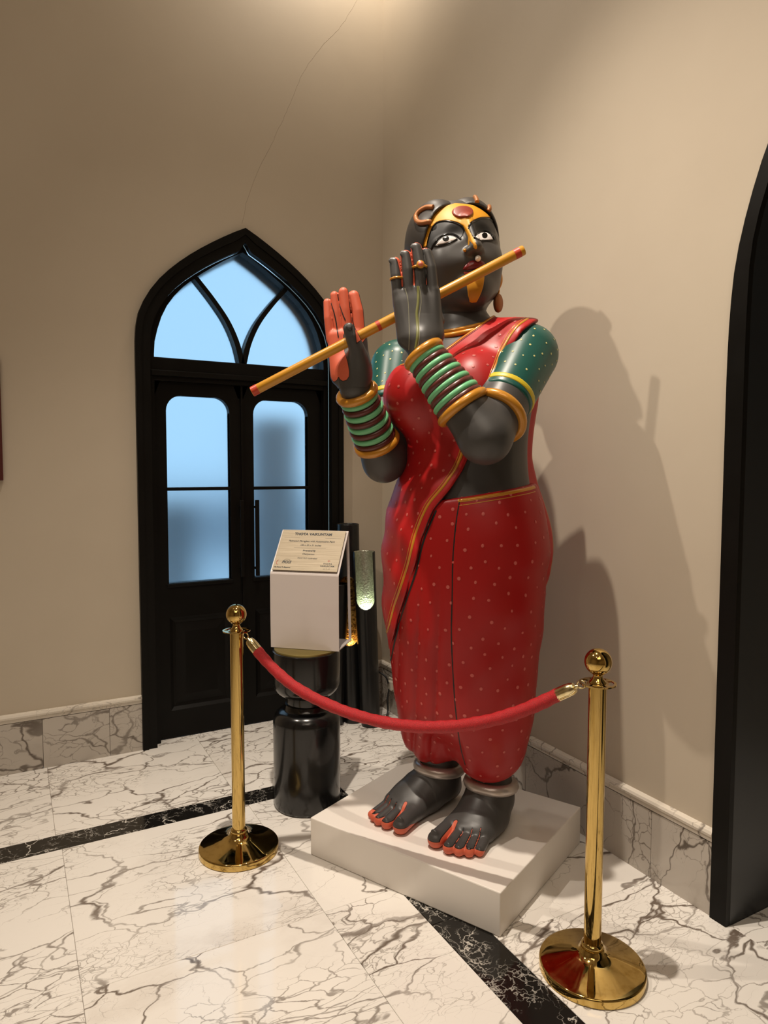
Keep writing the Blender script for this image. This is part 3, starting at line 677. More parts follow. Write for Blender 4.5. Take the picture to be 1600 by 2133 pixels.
# ---------------------------------------------------------------- stanchions and rope
def arc(cx, cz, r, a0, a1, n=14): return [(cx + r*math.cos(a), cz + r*math.sin(a)) for a in np.linspace(math.radians(a0), math.radians(a1), n)]
def stanchion(loc, label):
    s = tag(empty('rope_stanchion', loc), label, 'stanchion', 'brass rope stanchions')
    base = [(0, .0)] + [(.150, 0), (.155, .003)] + arc(.149, .022, .006, 0, 80, 5) + [(.135, .0315), (.10, .041), (.065, .052), (.045, .060), (.038, .066), (.036, .072), (.033, .076), (0, .076)]
    MB().lathe(base, seg=72).build('base', 'brass', s, True)
    MB().lathe([(0, .074), (.031, .074), (.033, .080), (.031, .088), (.0255, .092), (.0255, .872), (0, .872)], seg=40).build('pole', 'brass', s, True)
    k = 40; R = [(.052, .876), (.054, .8785), (.052, .881), (.0225, .8795), (.0225, .8775)]
    m = MB()                                              # flange with four cut-out slots
    for i in range(4):
        a0, a1 = math.radians(90*i+12), math.radians(90*i+78); n = 12
        for ra, rb, z0, z1, t0, t1 in ((.046, .053, .8765, .8805, 90*i, 90*i+90), (.020, .031, .8765, .8805, 90*i, 90*i+90), (.031, .046, .8765, .8805, 90*i-12, 90*i+12)):
            A = [(math.radians(t)) for t in np.linspace(t0, t1, n)]
            for z in (z0, z1): m.strip([(ra*math.cos(q), ra*math.sin(q), z) for q in A], [(rb*math.cos(q), rb*math.sin(q), z) for q in A])
            for r in (ra, rb): m.strip([(r*math.cos(q), r*math.sin(q), z0) for q in A], [(r*math.cos(q), r*math.sin(q), z1) for q in A])
    m.build('flange', 'brass', s, True)
    fin = [(0, .868), (.0245, .869), (.0245, .882), (.022, .886), (.016, .893), (.0135, .900), (.0145, .905), (.0165, .9065), (.0165, .9095)] + [(r, z) for r, z in arc(0, .942, .0395, -62, 90, 20)]
    MB().lathe(fin, seg=40).build('ball_finial', 'brass', s, True); return s
SL, SR = np.array((-1.294, -1.208, 0)), np.array((-.553, -2.352, 0))
stanchion(tuple(SL), 'brass stanchion on the left, in front of the black double door')
stanchion(tuple(SR), 'brass stanchion on the right, beside the front corner of the white plinth')
rope = tag(empty('barrier_rope', tuple((SL+SR)/2)), 'sagging red velvet rope with brass ends hung between the two stanchions', 'rope')
TZ = [(.026, .872), (.047, .846), (.072, .815), (.179, .714), (.334, .650), (.478, .633), (.573, .641), (.675, .669), (.794, .729), (.872, .787), (.914, .824), (.951, .855), (.971, .872)]
rp = curve([tuple(SL*(1-t) + SR*t + np.array((0, 0, z)) - (SL+SR)/2) for t, z in TZ], 140)
dd = np.concatenate([[0], np.cumsum(np.linalg.norm(np.diff(rp, axis=0), axis=1))]); Lr = dd[-1]
seg = lambda a, b, n: np.stack([np.interp(np.linspace(a, b, n), dd, rp[:, i]) for i in range(3)], 1)
MB().tube(seg(.088, Lr-.082, 110), np.full(110, .0205) + np.array([.0008*math.sin(i*1.7) + .0006*math.sin(i*.63) for i in range(110)]), 18).build('velvet_rope', 'velvet', rope, True)
for a, b in ((.036, .096), (Lr-.032, Lr-.090)):
    c = MB().tube(seg(a, b, 7), [.0150, .0190, .0200, .0205, .0205, .0205, .0205], 20).build('end_cap', 'pale_brass', rope, True)
    q0, q1 = seg(a, a, 1)[0], seg(.0 if a < .1 else Lr, .0 if a < .1 else Lr, 1)[0]
    d = q1 - q0; L0 = np.linalg.norm(d); d /= L0; sd = np.cross(d, (0, 0, 1)); sd /= np.linalg.norm(sd); up = np.cross(sd, d)
    MB().tube([q0 - d*.002, q0 + d*.006, q0 + d*.012], [.006, .007, .004], 12).tube(curve([q0 + d*(.010 + .013*(1-math.cos(t))) + up*.011*math.sin(t) for t in np.linspace(0, 2*math.pi, 14, endpoint=False)], 28, True), .0026, 8, True).build('snap_hook', 'pale_brass', rope, True)

# ---------------------------------------------------------------- plinth
pA, pB, pD = np.array((-.706, -2.107)), np.array((-1.058, -1.373)), np.array((-.070, -1.812)); pE = pB + pD - pA; pc = (pA+pB+pD+pE)/4
bm = bmesh.new(); vs = [bm.verts.new((*(q-pc), z)) for z in (.001, .15) for q in (pA, pD, pE, pB)]
for f in ((0, 1, 2, 3), (4, 5, 6, 7), (0, 1, 5, 4), (1, 2, 6, 5), (2, 3, 7, 6), (3, 0, 4, 7)): bm.faces.new([vs[i] for i in f])
bmesh.ops.recalc_face_normals(bm, faces=bm.faces); bmesh.ops.bevel(bm, geom=bm.edges[:], offset=.004, segments=2, profile=.5, affect='EDGES')
me = bpy.data.meshes.new('plinth'); bm.to_mesh(me); bm.free()
tag(link('plinth', me, 'plinth', loc=(*pc, 0)), 'low white square plinth under the flute-playing statue', 'plinth')

# ---------------------------------------------------------------- black stool with the sign stand
tb = tag(empty('side_table', (-.909, -.974, 0)), 'glossy black hourglass side table beside the arched door', 'table')
low = [(0, .001), (.140, .001), (.146, .006), (.147, .014), (.149, .030), (.150, .34)] + arc(.095, .385, .055, 0, 75, 9) + [(.100, .445), (.096, .462), (0, .466)]
MB().lathe(low, seg=64).build('lower_drum', 'lacquer', tb, True)
MB().lathe([(0, .455), (.088, .458), (.092, .475), (.090, .500), (0, .506)], seg=48).build('waist', 'lacquer', tb, True)
up = [(0, .498), (.085, .499)] + arc(.085, .563, .064, -90, 0, 9) + [(.1495, .60), (.151, .69), (.149, .702), (.145, .704), (0, .704)]
MB().lathe(up, seg=64).build('upper_drum', 'lacquer', tb, True)
MB().lathe([(0, .702), (.143, .702), (.143, .7115), (.140, .713), (0, .713)], seg=64).build('table_top', 'tabletop', tb, True)
sa = math.atan2(-.213, .235)
sg = tag(empty('sign_stand', (-.937, -1.0175, .7145), sa), 'bent white acrylic sign stand with a printed plaque on the black side table', 'sign')
w = .158
def sheet(pr, t=.0045, w0=None, w1=None):
    w0 = -w if w0 is None else w0; w1 = w if w1 is None else w1
    m = MB(); P = np.array(pr, float); T = np.gradient(P, axis=0); T /= np.linalg.norm(T, axis=1, keepdims=True); Nn = np.stack([T[:, 1], -T[:, 0]], 1)
    A, B = P, P + Nn*t
    g = lambda L, x: [(x, y, z) for y, z in L]
    m.strip(g(A, w0), g(A, w1)).strip(g(B, w0), g(B, w1)).strip(g(A, w0), g(B, w0)).strip(g(A, w1), g(B, w1)).strip([g(A, w0)[0], g(A, w1)[0]], [g(B, w0)[0], g(B, w1)[0]]).strip([g(A, w0)[-1], g(A, w1)[-1]], [g(B, w0)[-1], g(B, w1)[-1]]); return m
sheet([(.004, 0), (.001, .1), (0, .2), (0, .328), (.0025, .334), (.006, .339), (.05, .391), (.10, .450), (.149, .508), (.154, .511)], .0045).build('folded_sheet', 'acrylic', sg)
for a_, b_ in ((-w, -w+.012), (w-.012, w)): sheet([(.1535, .5105), (.158, .507), (.165, .40), (.180, .20), (.196, .02), (.196, .004)], .0045, a_, b_).build('back_leg', 'acrylic', sg)
sheet([(.196, .0025), (.1, .0025), (.006, .0025)], .0045).build('foot_plate', 'acrylic', sg)
for y in (.012, .182): MB().lathe([(0, 0), (.006, 0), (.007, .003), (0, .005)], (w-.008, y, .003), 12).build('red_foot', 'red_ink', sg, True)
th = math.atan2(.172, .146)
pl = MB().box((-.150, -.108, 0), (.150, .108, .0035), .0008).build('plaque', 'plate', sg)
pl.location = (0, .077 - .004*math.sin(th), .4245 + .004*math.cos(th)); pl.rotation_euler = (th, 0, 0)
def text(body, x, y, size, m='ink', bold=0., shear=0., name='lettering', ax='CENTER', sx=1.):
    c = bpy.data.curves.new('text', 'FONT'); c.body = body; c.size = size; c.align_x = ax; c.align_y = 'CENTER'; c.offset = bold; c.shear = shear; c.extrude = .0003; c.space_character = sx
    o = bpy.data.objects.new('text', c); COL.objects.link(o); dg = bpy.context.evaluated_depsgraph_get(); dg.update()
    me = bpy.data.meshes.new_from_object(o.evaluated_get(dg)); bpy.data.objects.remove(o); me.name = name
    t = link(name, me, m, pl); me.materials.clear(); me.materials.append(M[m]); t.location = (x, y, .0038); return t
text('THOTA VAIKUNTAM', 0, .086, .0180, bold=.0009, sx=1.05)
text('Patinated Fibreglass with Automotive Paint', 0, .0475, .0125, bold=.0001, shear=.2)
text('100 x 35 x 31 inches', 0, .026, .0118, bold=.0001, shear=.2)
text('Presented By', 0, -.003, .0110, bold=.0005, shear=.1)
text('Chairperson', 0, -.021, .0112, shear=.15, bold=.0001)
text('FICCI FLO Hyderabad', 0, -.043, .0100, shear=.15)
text('FICCI', -.092, -.066, .0175, bold=.0007, shear=.2); text('The Power To Empower', -.105, -.093, .0075, bold=.0004)
text('THOTA', .100, -.069, .0105, bold=.0002, sx=1.2); text('VAIKUNTAM', .100, -.081, .0105, bold=.0002, sx=1.1); text('ARTIST', .100, -.095, .0060, sx=1.8)
r_ = MB()
for x0, x1, y in ((-.135, -.06, .0665), (.06, .135, .0665), (-.075, .075, .0115)): r_.box((x0, y-.0003, .0034), (x1, y+.0003, .0038))
r_.build('rule_line', 'ink', pl)
MB().tube([(.103 + .006*math.cos(a), -.0555 + .004*math.sin(a), .0037) for a in np.linspace(.2, 2.9, 10)], .0009, 6).box((.1005, -.058, .0034), (.1055, -.0545, .0039)).build('red_emblem', 'red_ink', pl)
MB().tube([(-.128 + .010*math.cos(a), -.068 + .012*math.sin(a), .0037) for a in np.linspace(1.9, 4.4, 14)], .0012, 6).build('red_emblem', 'red_ink', pl)
MB().tube([(-.092 + .022*math.cos(a), -.064 + .013*math.sin(a), .0037) for a in np.linspace(.7, 2.2, 14)], .0006, 6).build('logo_arc', 'ink', pl)

# ---------------------------------------------------------------- sculpted meshes
def sculpt(name, fn, lo, hi, h, m, parent, conv=None, paint=None, ext=None):
    lo, hi = A3(*lo), A3(*hi)
    if isinstance(fn, Sdf): P, Q = mesh_of(fn, lo, hi, h)
    else:
        ax = [np.arange(lo[i], hi[i] + h, h) for i in range(3)]
        F = np.array(fn(ax[0][:, None, None], ax[1][None, :, None], ax[2][None, None, :]), np.float32); P, Q = nets(F, lo, h)
    return P, Q
def put_mesh(name, parts, m, parent, conv, paint=None):
    V = []; Fq = []; A = []; n = 0
    for i, (P, Q) in enumerate(parts):
        V.append(conv(P)); Fq.append(Q + n); n += len(P)
        if paint: A.append(paint[i] if paint[i] is not None else np.full(len(P), -1.))
    V, Fq = np.concatenate(V), np.concatenate(Fq)
    a, b, c = V[Fq[:, 0]], V[Fq[:, 1]], V[Fq[:, 2]]
    if np.einsum('ij,ij->', np.cross(b-a, c-a), a - V.mean(0)) < 0: Fq = Fq[:, ::-1]
    me = bpy.data.meshes.new(name); me.vertices.add(len(V)); me.vertices.foreach_set('co', V.astype(np.float32).ravel())
    me.loops.add(4*len(Fq)); me.loops.foreach_set('vertex_index', Fq.astype(np.int32).ravel())
    me.polygons.add(len(Fq)); me.polygons.foreach_set('loop_start', np.arange(0, 4*len(Fq), 4, dtype=np.int32)); me.update(); me.validate()
    if paint:
        at = me.attributes.new('paint', 'FLOAT', 'POINT'); at.data.foreach_set('value', np.concatenate(A).astype(np.float32))
    return link(name, me, m, parent, True)
same = lambda P: P
# ---------------------------------------------------------------- floor lamp of cut tubes
lamp = tag(empty('floor_lamp', (-.29, -.21, 0)), 'cluster of black cut-open tubes lit from inside, in the corner behind the statue', 'floor lamp')
LC = np.array((-.29, -.21))
def lamp_tube(base, top, z1, z2, cut0, cut1, face, liner, r0=.054, r1=.064, power=.8, col=(1, .9, .7)):
    base, top = A3(*base, 0) - A3(*LC, 0), A3(*top, 0) - A3(*LC, 0); f = unit((*face, 0))
    def radial(x, y, z): t = z/z1; return np.sqrt((x - base[0] - (top-base)[0]*t)**2 + (y - base[1] - (top-base)[1]*t)**2) - (r0 + (r1-r0)*t)
    sd = A3(-f[1], f[0], 0)
    def notch(x, y, z, grow=0.):
        t = z/z1; X, Y = x - base[0] - (top-base)[0]*t, y - base[1] - (top-base)[1]*t
        u, v = X*sd[0] + Y*sd[1], X*f[0] + Y*f[1]; h = (cut1-cut0)/2; zc = (cut0+cut1)/2; w = .051
        q = np.maximum(np.abs(z - zc) - (h - w), 0); return np.maximum(np.sqrt(u*u + q*q) - w - grow, -v - .0)
    def shell(off, th, grow):
        def fn(x, y, z):
            d = np.abs(radial(x, y, z) + off) - th; d = np.maximum(d, np.maximum(-z, z - z1 + (.04 if grow and cut1 < z1 else 0))); return np.maximum(d, -notch(x, y, z, grow))
        return fn
    lo = np.minimum(base, top) - .075; hi = np.maximum(base, top) + .075; lo[2], hi[2] = -.006, z1 + .006
    ax = [np.arange(lo[i], hi[i], (.003, .003, .004)[i]) for i in range(3)]
    def mk(fn):
        F = np.array(fn(ax[0][:, None, None], ax[1][None, :, None], ax[2][None, None, :]), np.float32); P, Q = nets(F, A3(0, 0, 0), 1.); return lo + P*A3(.003, .003, .004), Q
    o = put_mesh('tube', [mk(shell(.0025, .0035, 0.))], 'tube', lamp, same)
    lo2 = lo.copy(); put_mesh('tube_liner', [mk(shell(.0085, .0028, .003))], liner, o, same)
    c = base + (top-base)*(cut0/z1); mb = MB().lathe([(0, cut0-.13), (r0-.006, cut0-.13), (r0-.006, cut0-.124), (0, cut0-.124)], (c[0], c[1], 0), 32); mb.build('tube_floor', liner, o, True)
    l = bpy.data.lights.new('lamp_bulb', 'POINT'); l.energy = power; l.color = col; l.shadow_soft_size = .018; q = bpy.data.objects.new('lamp_bulb', l); COL.objects.link(q); q.location = (LC[0]+c[0], LC[1]+c[1], cut0 - .045)
lamp_tube((-.222, -.275), (-.262, -.262), 1.03, 0, .70, 1.20, (-.50, -.87), 'silver_leaf', power=4.5, col=(.85, .95, .80))
lamp_tube((-.285, -.165), (-.310, -.150), 1.185, 0, .47, .88, (-.62, -.78), 'gold_leaf', power=4.0, col=(1, .72, .36))
lamp_tube((-.395, -.150), (-.372, -.155), .835, 0, .52, .75, (.35, .9), 'gold_leaf', .050, .054, power=.1, col=(1, .8, .55))
soc = tag(empty('wall_socket', (0, -.185, .185)), 'white wall socket low on the right wall behind the red saree', 'socket')
MB().box((-.031, -.045, -.04), (-.017, .045, .04), .004).build('faceplate', 'plastic', soc); MB().box((-.052, -.022, -.028), (-.030, .022, .028), .005).build('plug', 'plastic', soc)
cord = curve([(-.05, -.185, .165), (-.07, -.20, .10), (-.075, -.215, .04), (-.10, -.235, .010), (-.16, -.255, .008), (-.19, -.27, .008)], 40); c2 = curve([(-.055, -.185, .20), (-.065, -.175, .235), (-.10, -.12, .262), (-.17, -.07, .235), (-.25, -.06, .12), (-.275, -.10, .012)], 40)
pcd = tag(empty('power_cord', (-.15, -.2, 0)), 'black power cord looping from the socket to the tube lamp', 'cord')
for c in (cord, c2): MB().tube([A3(*q) - A3(-.15, -.2, 0) for q in c], .0055, 8).build('cable', 'rubber', pcd, True)

# ---------------------------------------------------------------- the statue
ST = tag(empty('statue', (-.48, -1.61, .15), math.atan2(-.92069, .3903)), 'tall painted statue of a woman in a red saree on the white plinth', 'statue')
loc = lambda P: np.asarray(P, float)*A3(1, -1, 1)        # statue frame (left, front, up) -> object axes
hloc = lambda Q: loc(from_head(Q))
def fnails(s, pts, n, r):
    for p in pts: s.u(ell(p, r, n), .003)
# body: torso, arms, legs, feet and head as one painted mesh
upper = Sdf(*torso.p)
upper.p += [('u', .03 if i == 0 else k, q) for i, (o, k, q) in enumerate(arms.p)]
P0 = mesh_of(upper, (-.48, -.30, 1.16), (.45, .55, 1.96), .0065)
P1 = mesh_of(legs, (-.26, -.12, .10), (.26, .18, 1.38), .007)
_n = frame(LN, (-.12, .04, 1))
fnails(handL, [(.027, .4213, 2.086), (.0145+.040, .3930, 2.073), (-.002, .4418, 2.064), (-.036, .4575, 2.044)], _n, (.0098, .0032, .0120))
_n2 = frame((.62, .70, .25), (-.02, .25, 1)); fnails(handR, [(-.160, .5285, 1.834)], _n2, (.012, .005, .013))
for s, tp in ((footR, [((-.0955, .322, .054), .016), ((-.158, .327, .036), .010), ((-.199, .325, .031), .0085), ((-.230, .314, .028), .0075), ((-.2545, .299, .025), .0065)]),
              (footL, [((.0565, .317, .054), .016), ((.1175, .322, .036), .010), ((.153, .312, .032), .009), ((.185, .295, .029), .008), ((.2105, .267, .028), .0075)])):
    for p, r in tp: s.p.insert(-1, ('u', .004, ell(p, (r, r*1.05, r*.55), frame((0, -.35, -1), (0, 1, 0)))))
P2 = mesh_of(handL, (-.10, .25, 1.72), (.16, .52, 2.12), .003)
P3_ = mesh_of(handR, (-.35, .36, 1.635), (-.11, .57, 2.01), .003)
P4 = mesh_of(footR, (-.30, -.12, -.01), (-.01, .37, .22), .0035); P5 = mesh_of(footL, (-.01, -.13, -.01), (.27, .37, .22), .0035)
Ph = mesh_of(Sdf(*head.p).u((lambda x, y, z: NECK[0](*[HC[i] + x*HM[0, i] + y*HM[1, i] + z*HM[2, i] for i in range(3)]), A3(-.2, -.2, -.45), A3(.2, .2, -.05)), .03), (-.2, -.24, -.30), (.2, .26, .24), .0033)
Ph = (from_head(Ph[0]), Ph[1])
_e = unit((.82, -.57, 0)); _z = P2[0][:, 2]; _c = np.stack([.0255 - .09*(_z - 1.95), .412 + .03*(_z - 1.95), 0*_z], 1)
_l = ((P2[0] - _c)*A3(1, 1, 0)) @ _e; paintL = .0105 + np.interp(_l, [-.060, -.021, .018, .060], [-.0100, -.0015, .0027, .0008]) - ((P2[0] - _c)*A3(1, 1, 0)) @ LN
paintL = np.minimum(np.minimum(paintL, _z - 1.956), .056 - np.abs(((P2[0] - _c)*A3(1, 1, 0)) @ _e))
nR = grad(handR, P3_[0]); sR = P3_[0] @ SIDE; zR = P3_[0][:, 2]
PALM = [(-.62, 2.05), (-.35, 2.05), (-.39, 1.83), (-.412, 1.795), (-.430, 1.778), (-.436, 1.83), (-.446, 1.853), (-.467, 1.853), (-.479, 1.82), (-.475, 1.764), (-.462, 1.723), (-.456, 1.690), (-.457, 1.672), (-.466, 1.660), (-.480, 1.658), (-.490, 1.664), (-.495, 1.674), (-.501, 1.664), (-.513, 1.659), (-.525, 1.668), (-.62, 1.70)]
paintR = np.minimum((nR @ RN - .30)*.012, -poly_sd(PALM, sR, zR))
def footpaint(P, gaps, tipf):
    zl = .034*np.clip((P[:, 1] - .19)/.10, 0, 1); v = zl - P[:, 2]
    for i, (a, b, w) in enumerate(gaps):
        a, b = A3(*a), A3(*b); t = np.clip(((P[:, :2]-a) @ (b-a))/((b-a) @ (b-a)), 0, 1); d = np.linalg.norm(P[:, :2] - a - t[:, None]*(b-a), axis=1)
        v = np.maximum(v, np.minimum(w - d, .085 - P[:, 2]))
    return v
gR = [((-.137, .232), (-.127, .34), .0075), ((-.174, .240), (-.180, .33), .0022), ((-.206, .232), (-.215, .325), .0022), ((-.231, .215), (-.243, .31), .0022)]
gL = [((.086, .226), (.091, .33), .0085), ((.126, .235), (.137, .325), .0022), ((.155, .222), (.171, .31), .0022), ((.180, .205), (.200, .29), .0022)]
body = put_mesh('body', [P0, P1, P2, P3_, P4, P5, Ph], 'skin', ST, loc, [None, None, paintL, paintR, footpaint(P4[0], gR, 0), footpaint(P5[0], gL, 0), None])
body['label'] = 'charcoal black painted body with coral palms and toe edges'
# garments
hs = .0055
def part(name, fn, lo, hi, h, m, parent=ST, conv=loc):
    return put_mesh(name, [sculpt(name, fn, lo, hi, h, m, parent)], m, parent, conv)
skirt_o = part('saree_skirt', skirt_fn, (-.36, -.24, .16), (.36, .34, 1.34), hs, 'saree')
drape_o = part('saree_drape', drape_fn, (-.42, -.26, .52), (.36, .36, 1.96), hs, 'drape')
back_o = part('saree_drape', back_fn, (-.10, -.32, .80), (.34, .02, 1.92), hs, 'drape')
def along(a, b, t): return A3(*a)*(1-t) + A3(*b)*t
def sleeve(sh, el, t1, r0, r1):
    d = unit(A3(*el) - A3(*sh)); L = np.linalg.norm(A3(*el) - A3(*sh)); e = along(sh, el, t1 + .15)
    s = Sdf(('u', .01, cone(sh, e, r0, r1)))
    cutp = lambda t: (lambda x, y, z: (x-sh[0])*d[0] + (y-sh[1])*d[1] + (z-sh[2])*d[2] - L*t)
    q = Sdf(*s.p).i(cutp(t1), .010)
    lo, hi = np.minimum(sh, e) - .15, np.maximum(sh, e) + .15
    o = part('blouse_sleeve', q, lo, hi, .005, 'green')
    g = lambda x, y, z: smax(s(x, y, z) - .0022, np.abs(cutp(t1 - .075)(x, y, z)) - .0105, .003)
    put_mesh('sleeve_band', [sculpt('', g, lo, hi, .0035, '', o)], 'band', o, loc)
    return o, s
slL, slLs = sleeve(SHL, ELL, .60, .110, .093); slR, slRs = sleeve(SHR, ELR, .46, .116, .096)
def ring(name, c, n, R, r, m, parent=ST, e=(1, 1), seg=40, flat=1.):
    n = unit(n); u = np.cross(n, (0, 0, 1.)); u = unit(u) if np.linalg.norm(u) > .2 else unit(np.cross(n, (1, 0, 0))); v = np.cross(n, u)
    V = []; F = []; k = 10
    for i in range(seg):
        a = 2*math.pi*i/seg; d = math.cos(a)*u*e[0] + math.sin(a)*v*e[1]; du = unit(d)
        for j in range(k):
            b = 2*math.pi*j/k; V.append(A3(*c) + R*d + r*math.cos(b)*du + r*flat*math.sin(b)*n)
    for i in range(seg):
        for j in range(k): F.append((i*k+j, ((i+1) % seg)*k+j, ((i+1) % seg)*k+(j+1) % k, i*k+(j+1) % k))
    mb = MB(); mb.V = [tuple(loc(p)) for p in V]; mb.F = F; return mb.build(name, m, parent, True)
def bangles(el, wr, t0, t1, n, ends, r_w, r_e):
    ax = A3(*el) - A3(*wr)
    for i in range(n):
        t = t0 + (t1-t0)*i/(n-1); c = along(wr, el, t); R = r_w + (r_e-r_w)*min(t/.55, 1)
        if i in (0, n-1): ring('gold_bangle', c, ax, R + .006, .0150, 'gold', flat=1.05)
        else: o = ring('bangle', c, ax, R, .0118, 'mint' if i % 2 else 'maroon', flat=1.02)
bangles(ELL, WRL, -.015, .635, 12, 1, .056, .077); bangles(ELR, WRR, .085, .735, 10, 1, .056, .070)
ring('armlet', along(SHL, ELL, .765), A3(*ELL) - A3(*SHL) + A3(0, .02, .06), .093, .0175, 'gold'); ring('armlet', along(SHR, ELR, .60), A3(*ELR) - A3(*SHR), .090, .016, 'gold')
for q, f in ((-.118, .030), (.119, .028)): ring('anklet', (q, f, .152), (0, -.10, 1), .083, .0235, 'silver', flat=.95)
for R, z, r in ((.106, 1.893, .0085), (.115, 1.880, .0095)): ring('necklace', (.008, .046, z), (-.02, .34, 1), R, r, 'gold')
# painted edges: flattened cords laid on the cloth
class Fs:
    def __init__(s, fn): s.fn = fn
    def pts(s, P): return s.fn(P[..., 0], P[..., 1], P[..., 2])
def lay(s, pts, n=90, off=.0005, d0=.75):                # drop an (across, up) line onto a surface from the open side
    c = curve(pts, n); P = c[:, :1]*SIDE + TOW*d0 + c[:, 1:]*A3(0, 0, 1)
    H, t = march(s, P, np.tile(-TOW, (n, 1)), 90, 1.3); g = grad(s, H); ok = np.abs(s.pts(H)) < .003
    return (H + g*off)[ok], g[ok]
def cordline(name, s, pts, r, m, parent, n=90, off=.0005):
    H, g = lay(s, pts, n, off)
    if len(H) > 3: MB().tube(loc(H), r, 8, flat=loc(g)).build(name, m, parent, True)
def shift(pts, d):                                       # offset a line sideways (towards its left)
    P = curve(pts, 60); T = np.gradient(P, axis=0); T /= np.linalg.norm(T, axis=1, keepdims=True); return P + d*np.stack([-T[:, 1], T[:, 0]], 1)
fD, fS, fB = Fs(drape_fn), Fs(skirt_fn), Fs(back_fn)
for d, r, m in ((-.026, .0052, 'gold'), (-.035, .0015, 'gold'), (-.0005, .0022, 'line')):
    cordline('drape_border', fD, shift(FOLD[3:], d), r, m, drape_o, 220)
cordline('drape_border', fD, shift(NECKLINE[2:], -.006), .0045, 'gold', drape_o); cordline('drape_border', fD, shift(NECKLINE[2:], -.0125), .0014, 'maroon', drape_o)
SEAM = [(-.069, 1.262), (-.083, 1.183), (-.095, 1.067), (-.098, .917), (-.099, .78), (-.091, .639), (-.079, .497), (-.064, .386), (-.046, .305), (-.036, .27)]
cordline('fold_line', fS, shift(FOLD[13:], .0075), .0042, 'line', skirt_o, 140)
cordline('seam_line', fS, SEAM, .0032, 'line', skirt_o, 150)
WAIST = [(-.078, 1.243), (-.04, 1.249), (0, 1.256), (.08, 1.269), (.134, 1.278), (.178, 1.285), (.205, 1.29)]
cordline('waist_border', fS, WAIST, .0062, 'gold', skirt_o); cordline('waist_border', fS, [(x, z-.016) for x, z in WAIST], .0013, 'gold', skirt_o)
def layf(s, pts, d, d0, n, off):
    c = curve(pts, n); P = np.stack([c[:, 0], np.full(n, d0), c[:, 1]], 1); H, t = march(s, P, np.tile(A3(*d), (n, 1)), 90, 1.3); g = grad(s, H); return H + g*off, g
BL = [(x - .014, z) for x, z in BACK[1:10]]
H, g = layf(fB, BL, (0, 1, 0), -.7, 90, .001); MB().tube(loc(H), .0045, 8, flat=loc(g)).build('drape_border', 'gold', back_o, True)
# sprinkled dots
def sprinkle(name, obj, s, gap, r, m, seed, ok=None, seg=9):
    n = len(obj.data.vertices); co = np.empty(n*3, np.float32); obj.data.vertices.foreach_get('co', co); P = co.reshape(-1, 3).astype(float)*A3(1, -1, 1)
    g = grad(s, P); k = (s.pts(P + g*.010) > .006)
    if ok is not None: k &= ok(P, g)
    P, g = P[k], g[k]; r_ = np.random.RandomState(seed); o = r_.permutation(len(P)); grid = {}; V = []; F = []
    for i in o:
        c = tuple((P[i]/gap).astype(int)); near = False
        for dx in (-1, 0, 1):
            for dy in (-1, 0, 1):
                for dz in (-1, 0, 1):
                    for q in grid.get((c[0]+dx, c[1]+dy, c[2]+dz), ()): near = near or ((P[q]-P[i])**2).sum() < gap*gap
        if near: continue
        grid.setdefault(c, []).append(i); u = unit(np.cross(g[i], (.3, .2, 1))); v = np.cross(g[i], u); rr = r*r_.uniform(.8, 1.15); b = len(V); w = r_.uniform(.75, 1.1)
        for q in range(seg): a = 2*math.pi*q/seg; V.append(P[i] + g[i]*.0010 + rr*(math.cos(a)*u*w + math.sin(a)*v))
        V.append(P[i] + g[i]*.0022); F += [(b+q, b+(q+1) % seg, b+seg) for q in range(seg)]
    mb = MB(); mb.V = [tuple(loc(p)) for p in V]; mb.F = F; return tag(mb.build(name, m, obj, True), kind='stuff')
sprinkle('polka_dots', skirt_o, fS, .051, .0060, 'dot_pink', 1); sprinkle('polka_dots', drape_o, fD, .049, .0056, 'dot_pink', 2, lambda P, g: poly_sd(DRAPE, P @ SIDE, P[:, 2]) < -.045)
sprinkle('sleeve_dots', slL, slLs, .036, .0038, 'dot_yellow', 3, lambda P, g: (P - A3(*SHL)) @ unit(A3(*ELL)-A3(*SHL)) < .17); sprinkle('sleeve_dots', slR, slRs, .036, .0038, 'dot_yellow', 4, lambda P, g: (P - A3(*SHR)) @ unit(A3(*ELR)-A3(*SHR)) < .14)
# hair and its clasps
hair_o = part('hair', hair, (-.20, -.33, -.22), (.20, .16, .24), .0042, 'hair', ST, hloc)
def head_line(s, pts, n=40, off=.001, front=.4):
    c = curve(pts, n); P = np.stack([c[:, 0], np.full(n, front), c[:, 1]], 1); H, t = march(s, P, np.tile(A3(0, -1, 0), (n, 1)), 90, .9); return H + grad(s, H)*off, grad(s, H)
def head_tube(name, s, pts, r, m, n=40, off=.001, parent=ST, flat=True):
    H, g = head_line(s, pts, n, off); o = hloc(H); gg = loc(g @ HM)
    return MB().tube(o, r, 8, flat=gg if flat else None).build(name, m, parent, True)
for pts in ([(-.100, .140), (-.116, .150), (-.136, .146), (-.150, .130), (-.154, .108)], [(-.154, .112), (-.150, .098), (-.138, .090), (-.124, .088)]):
    head_tube('hair_clasp', hair, pts, .0095, 'bronze', 24, .004, hair_o, False)
for pts in ([(.066, .150), (.072, .166), (.078, .182), (.084, .190)], [(.108, .120), (.116, .134), (.124, .144), (.130, .148)]):
    head_tube('hair_clasp', hair, pts, .0085, 'bronze', 16, .003, hair_o, False)
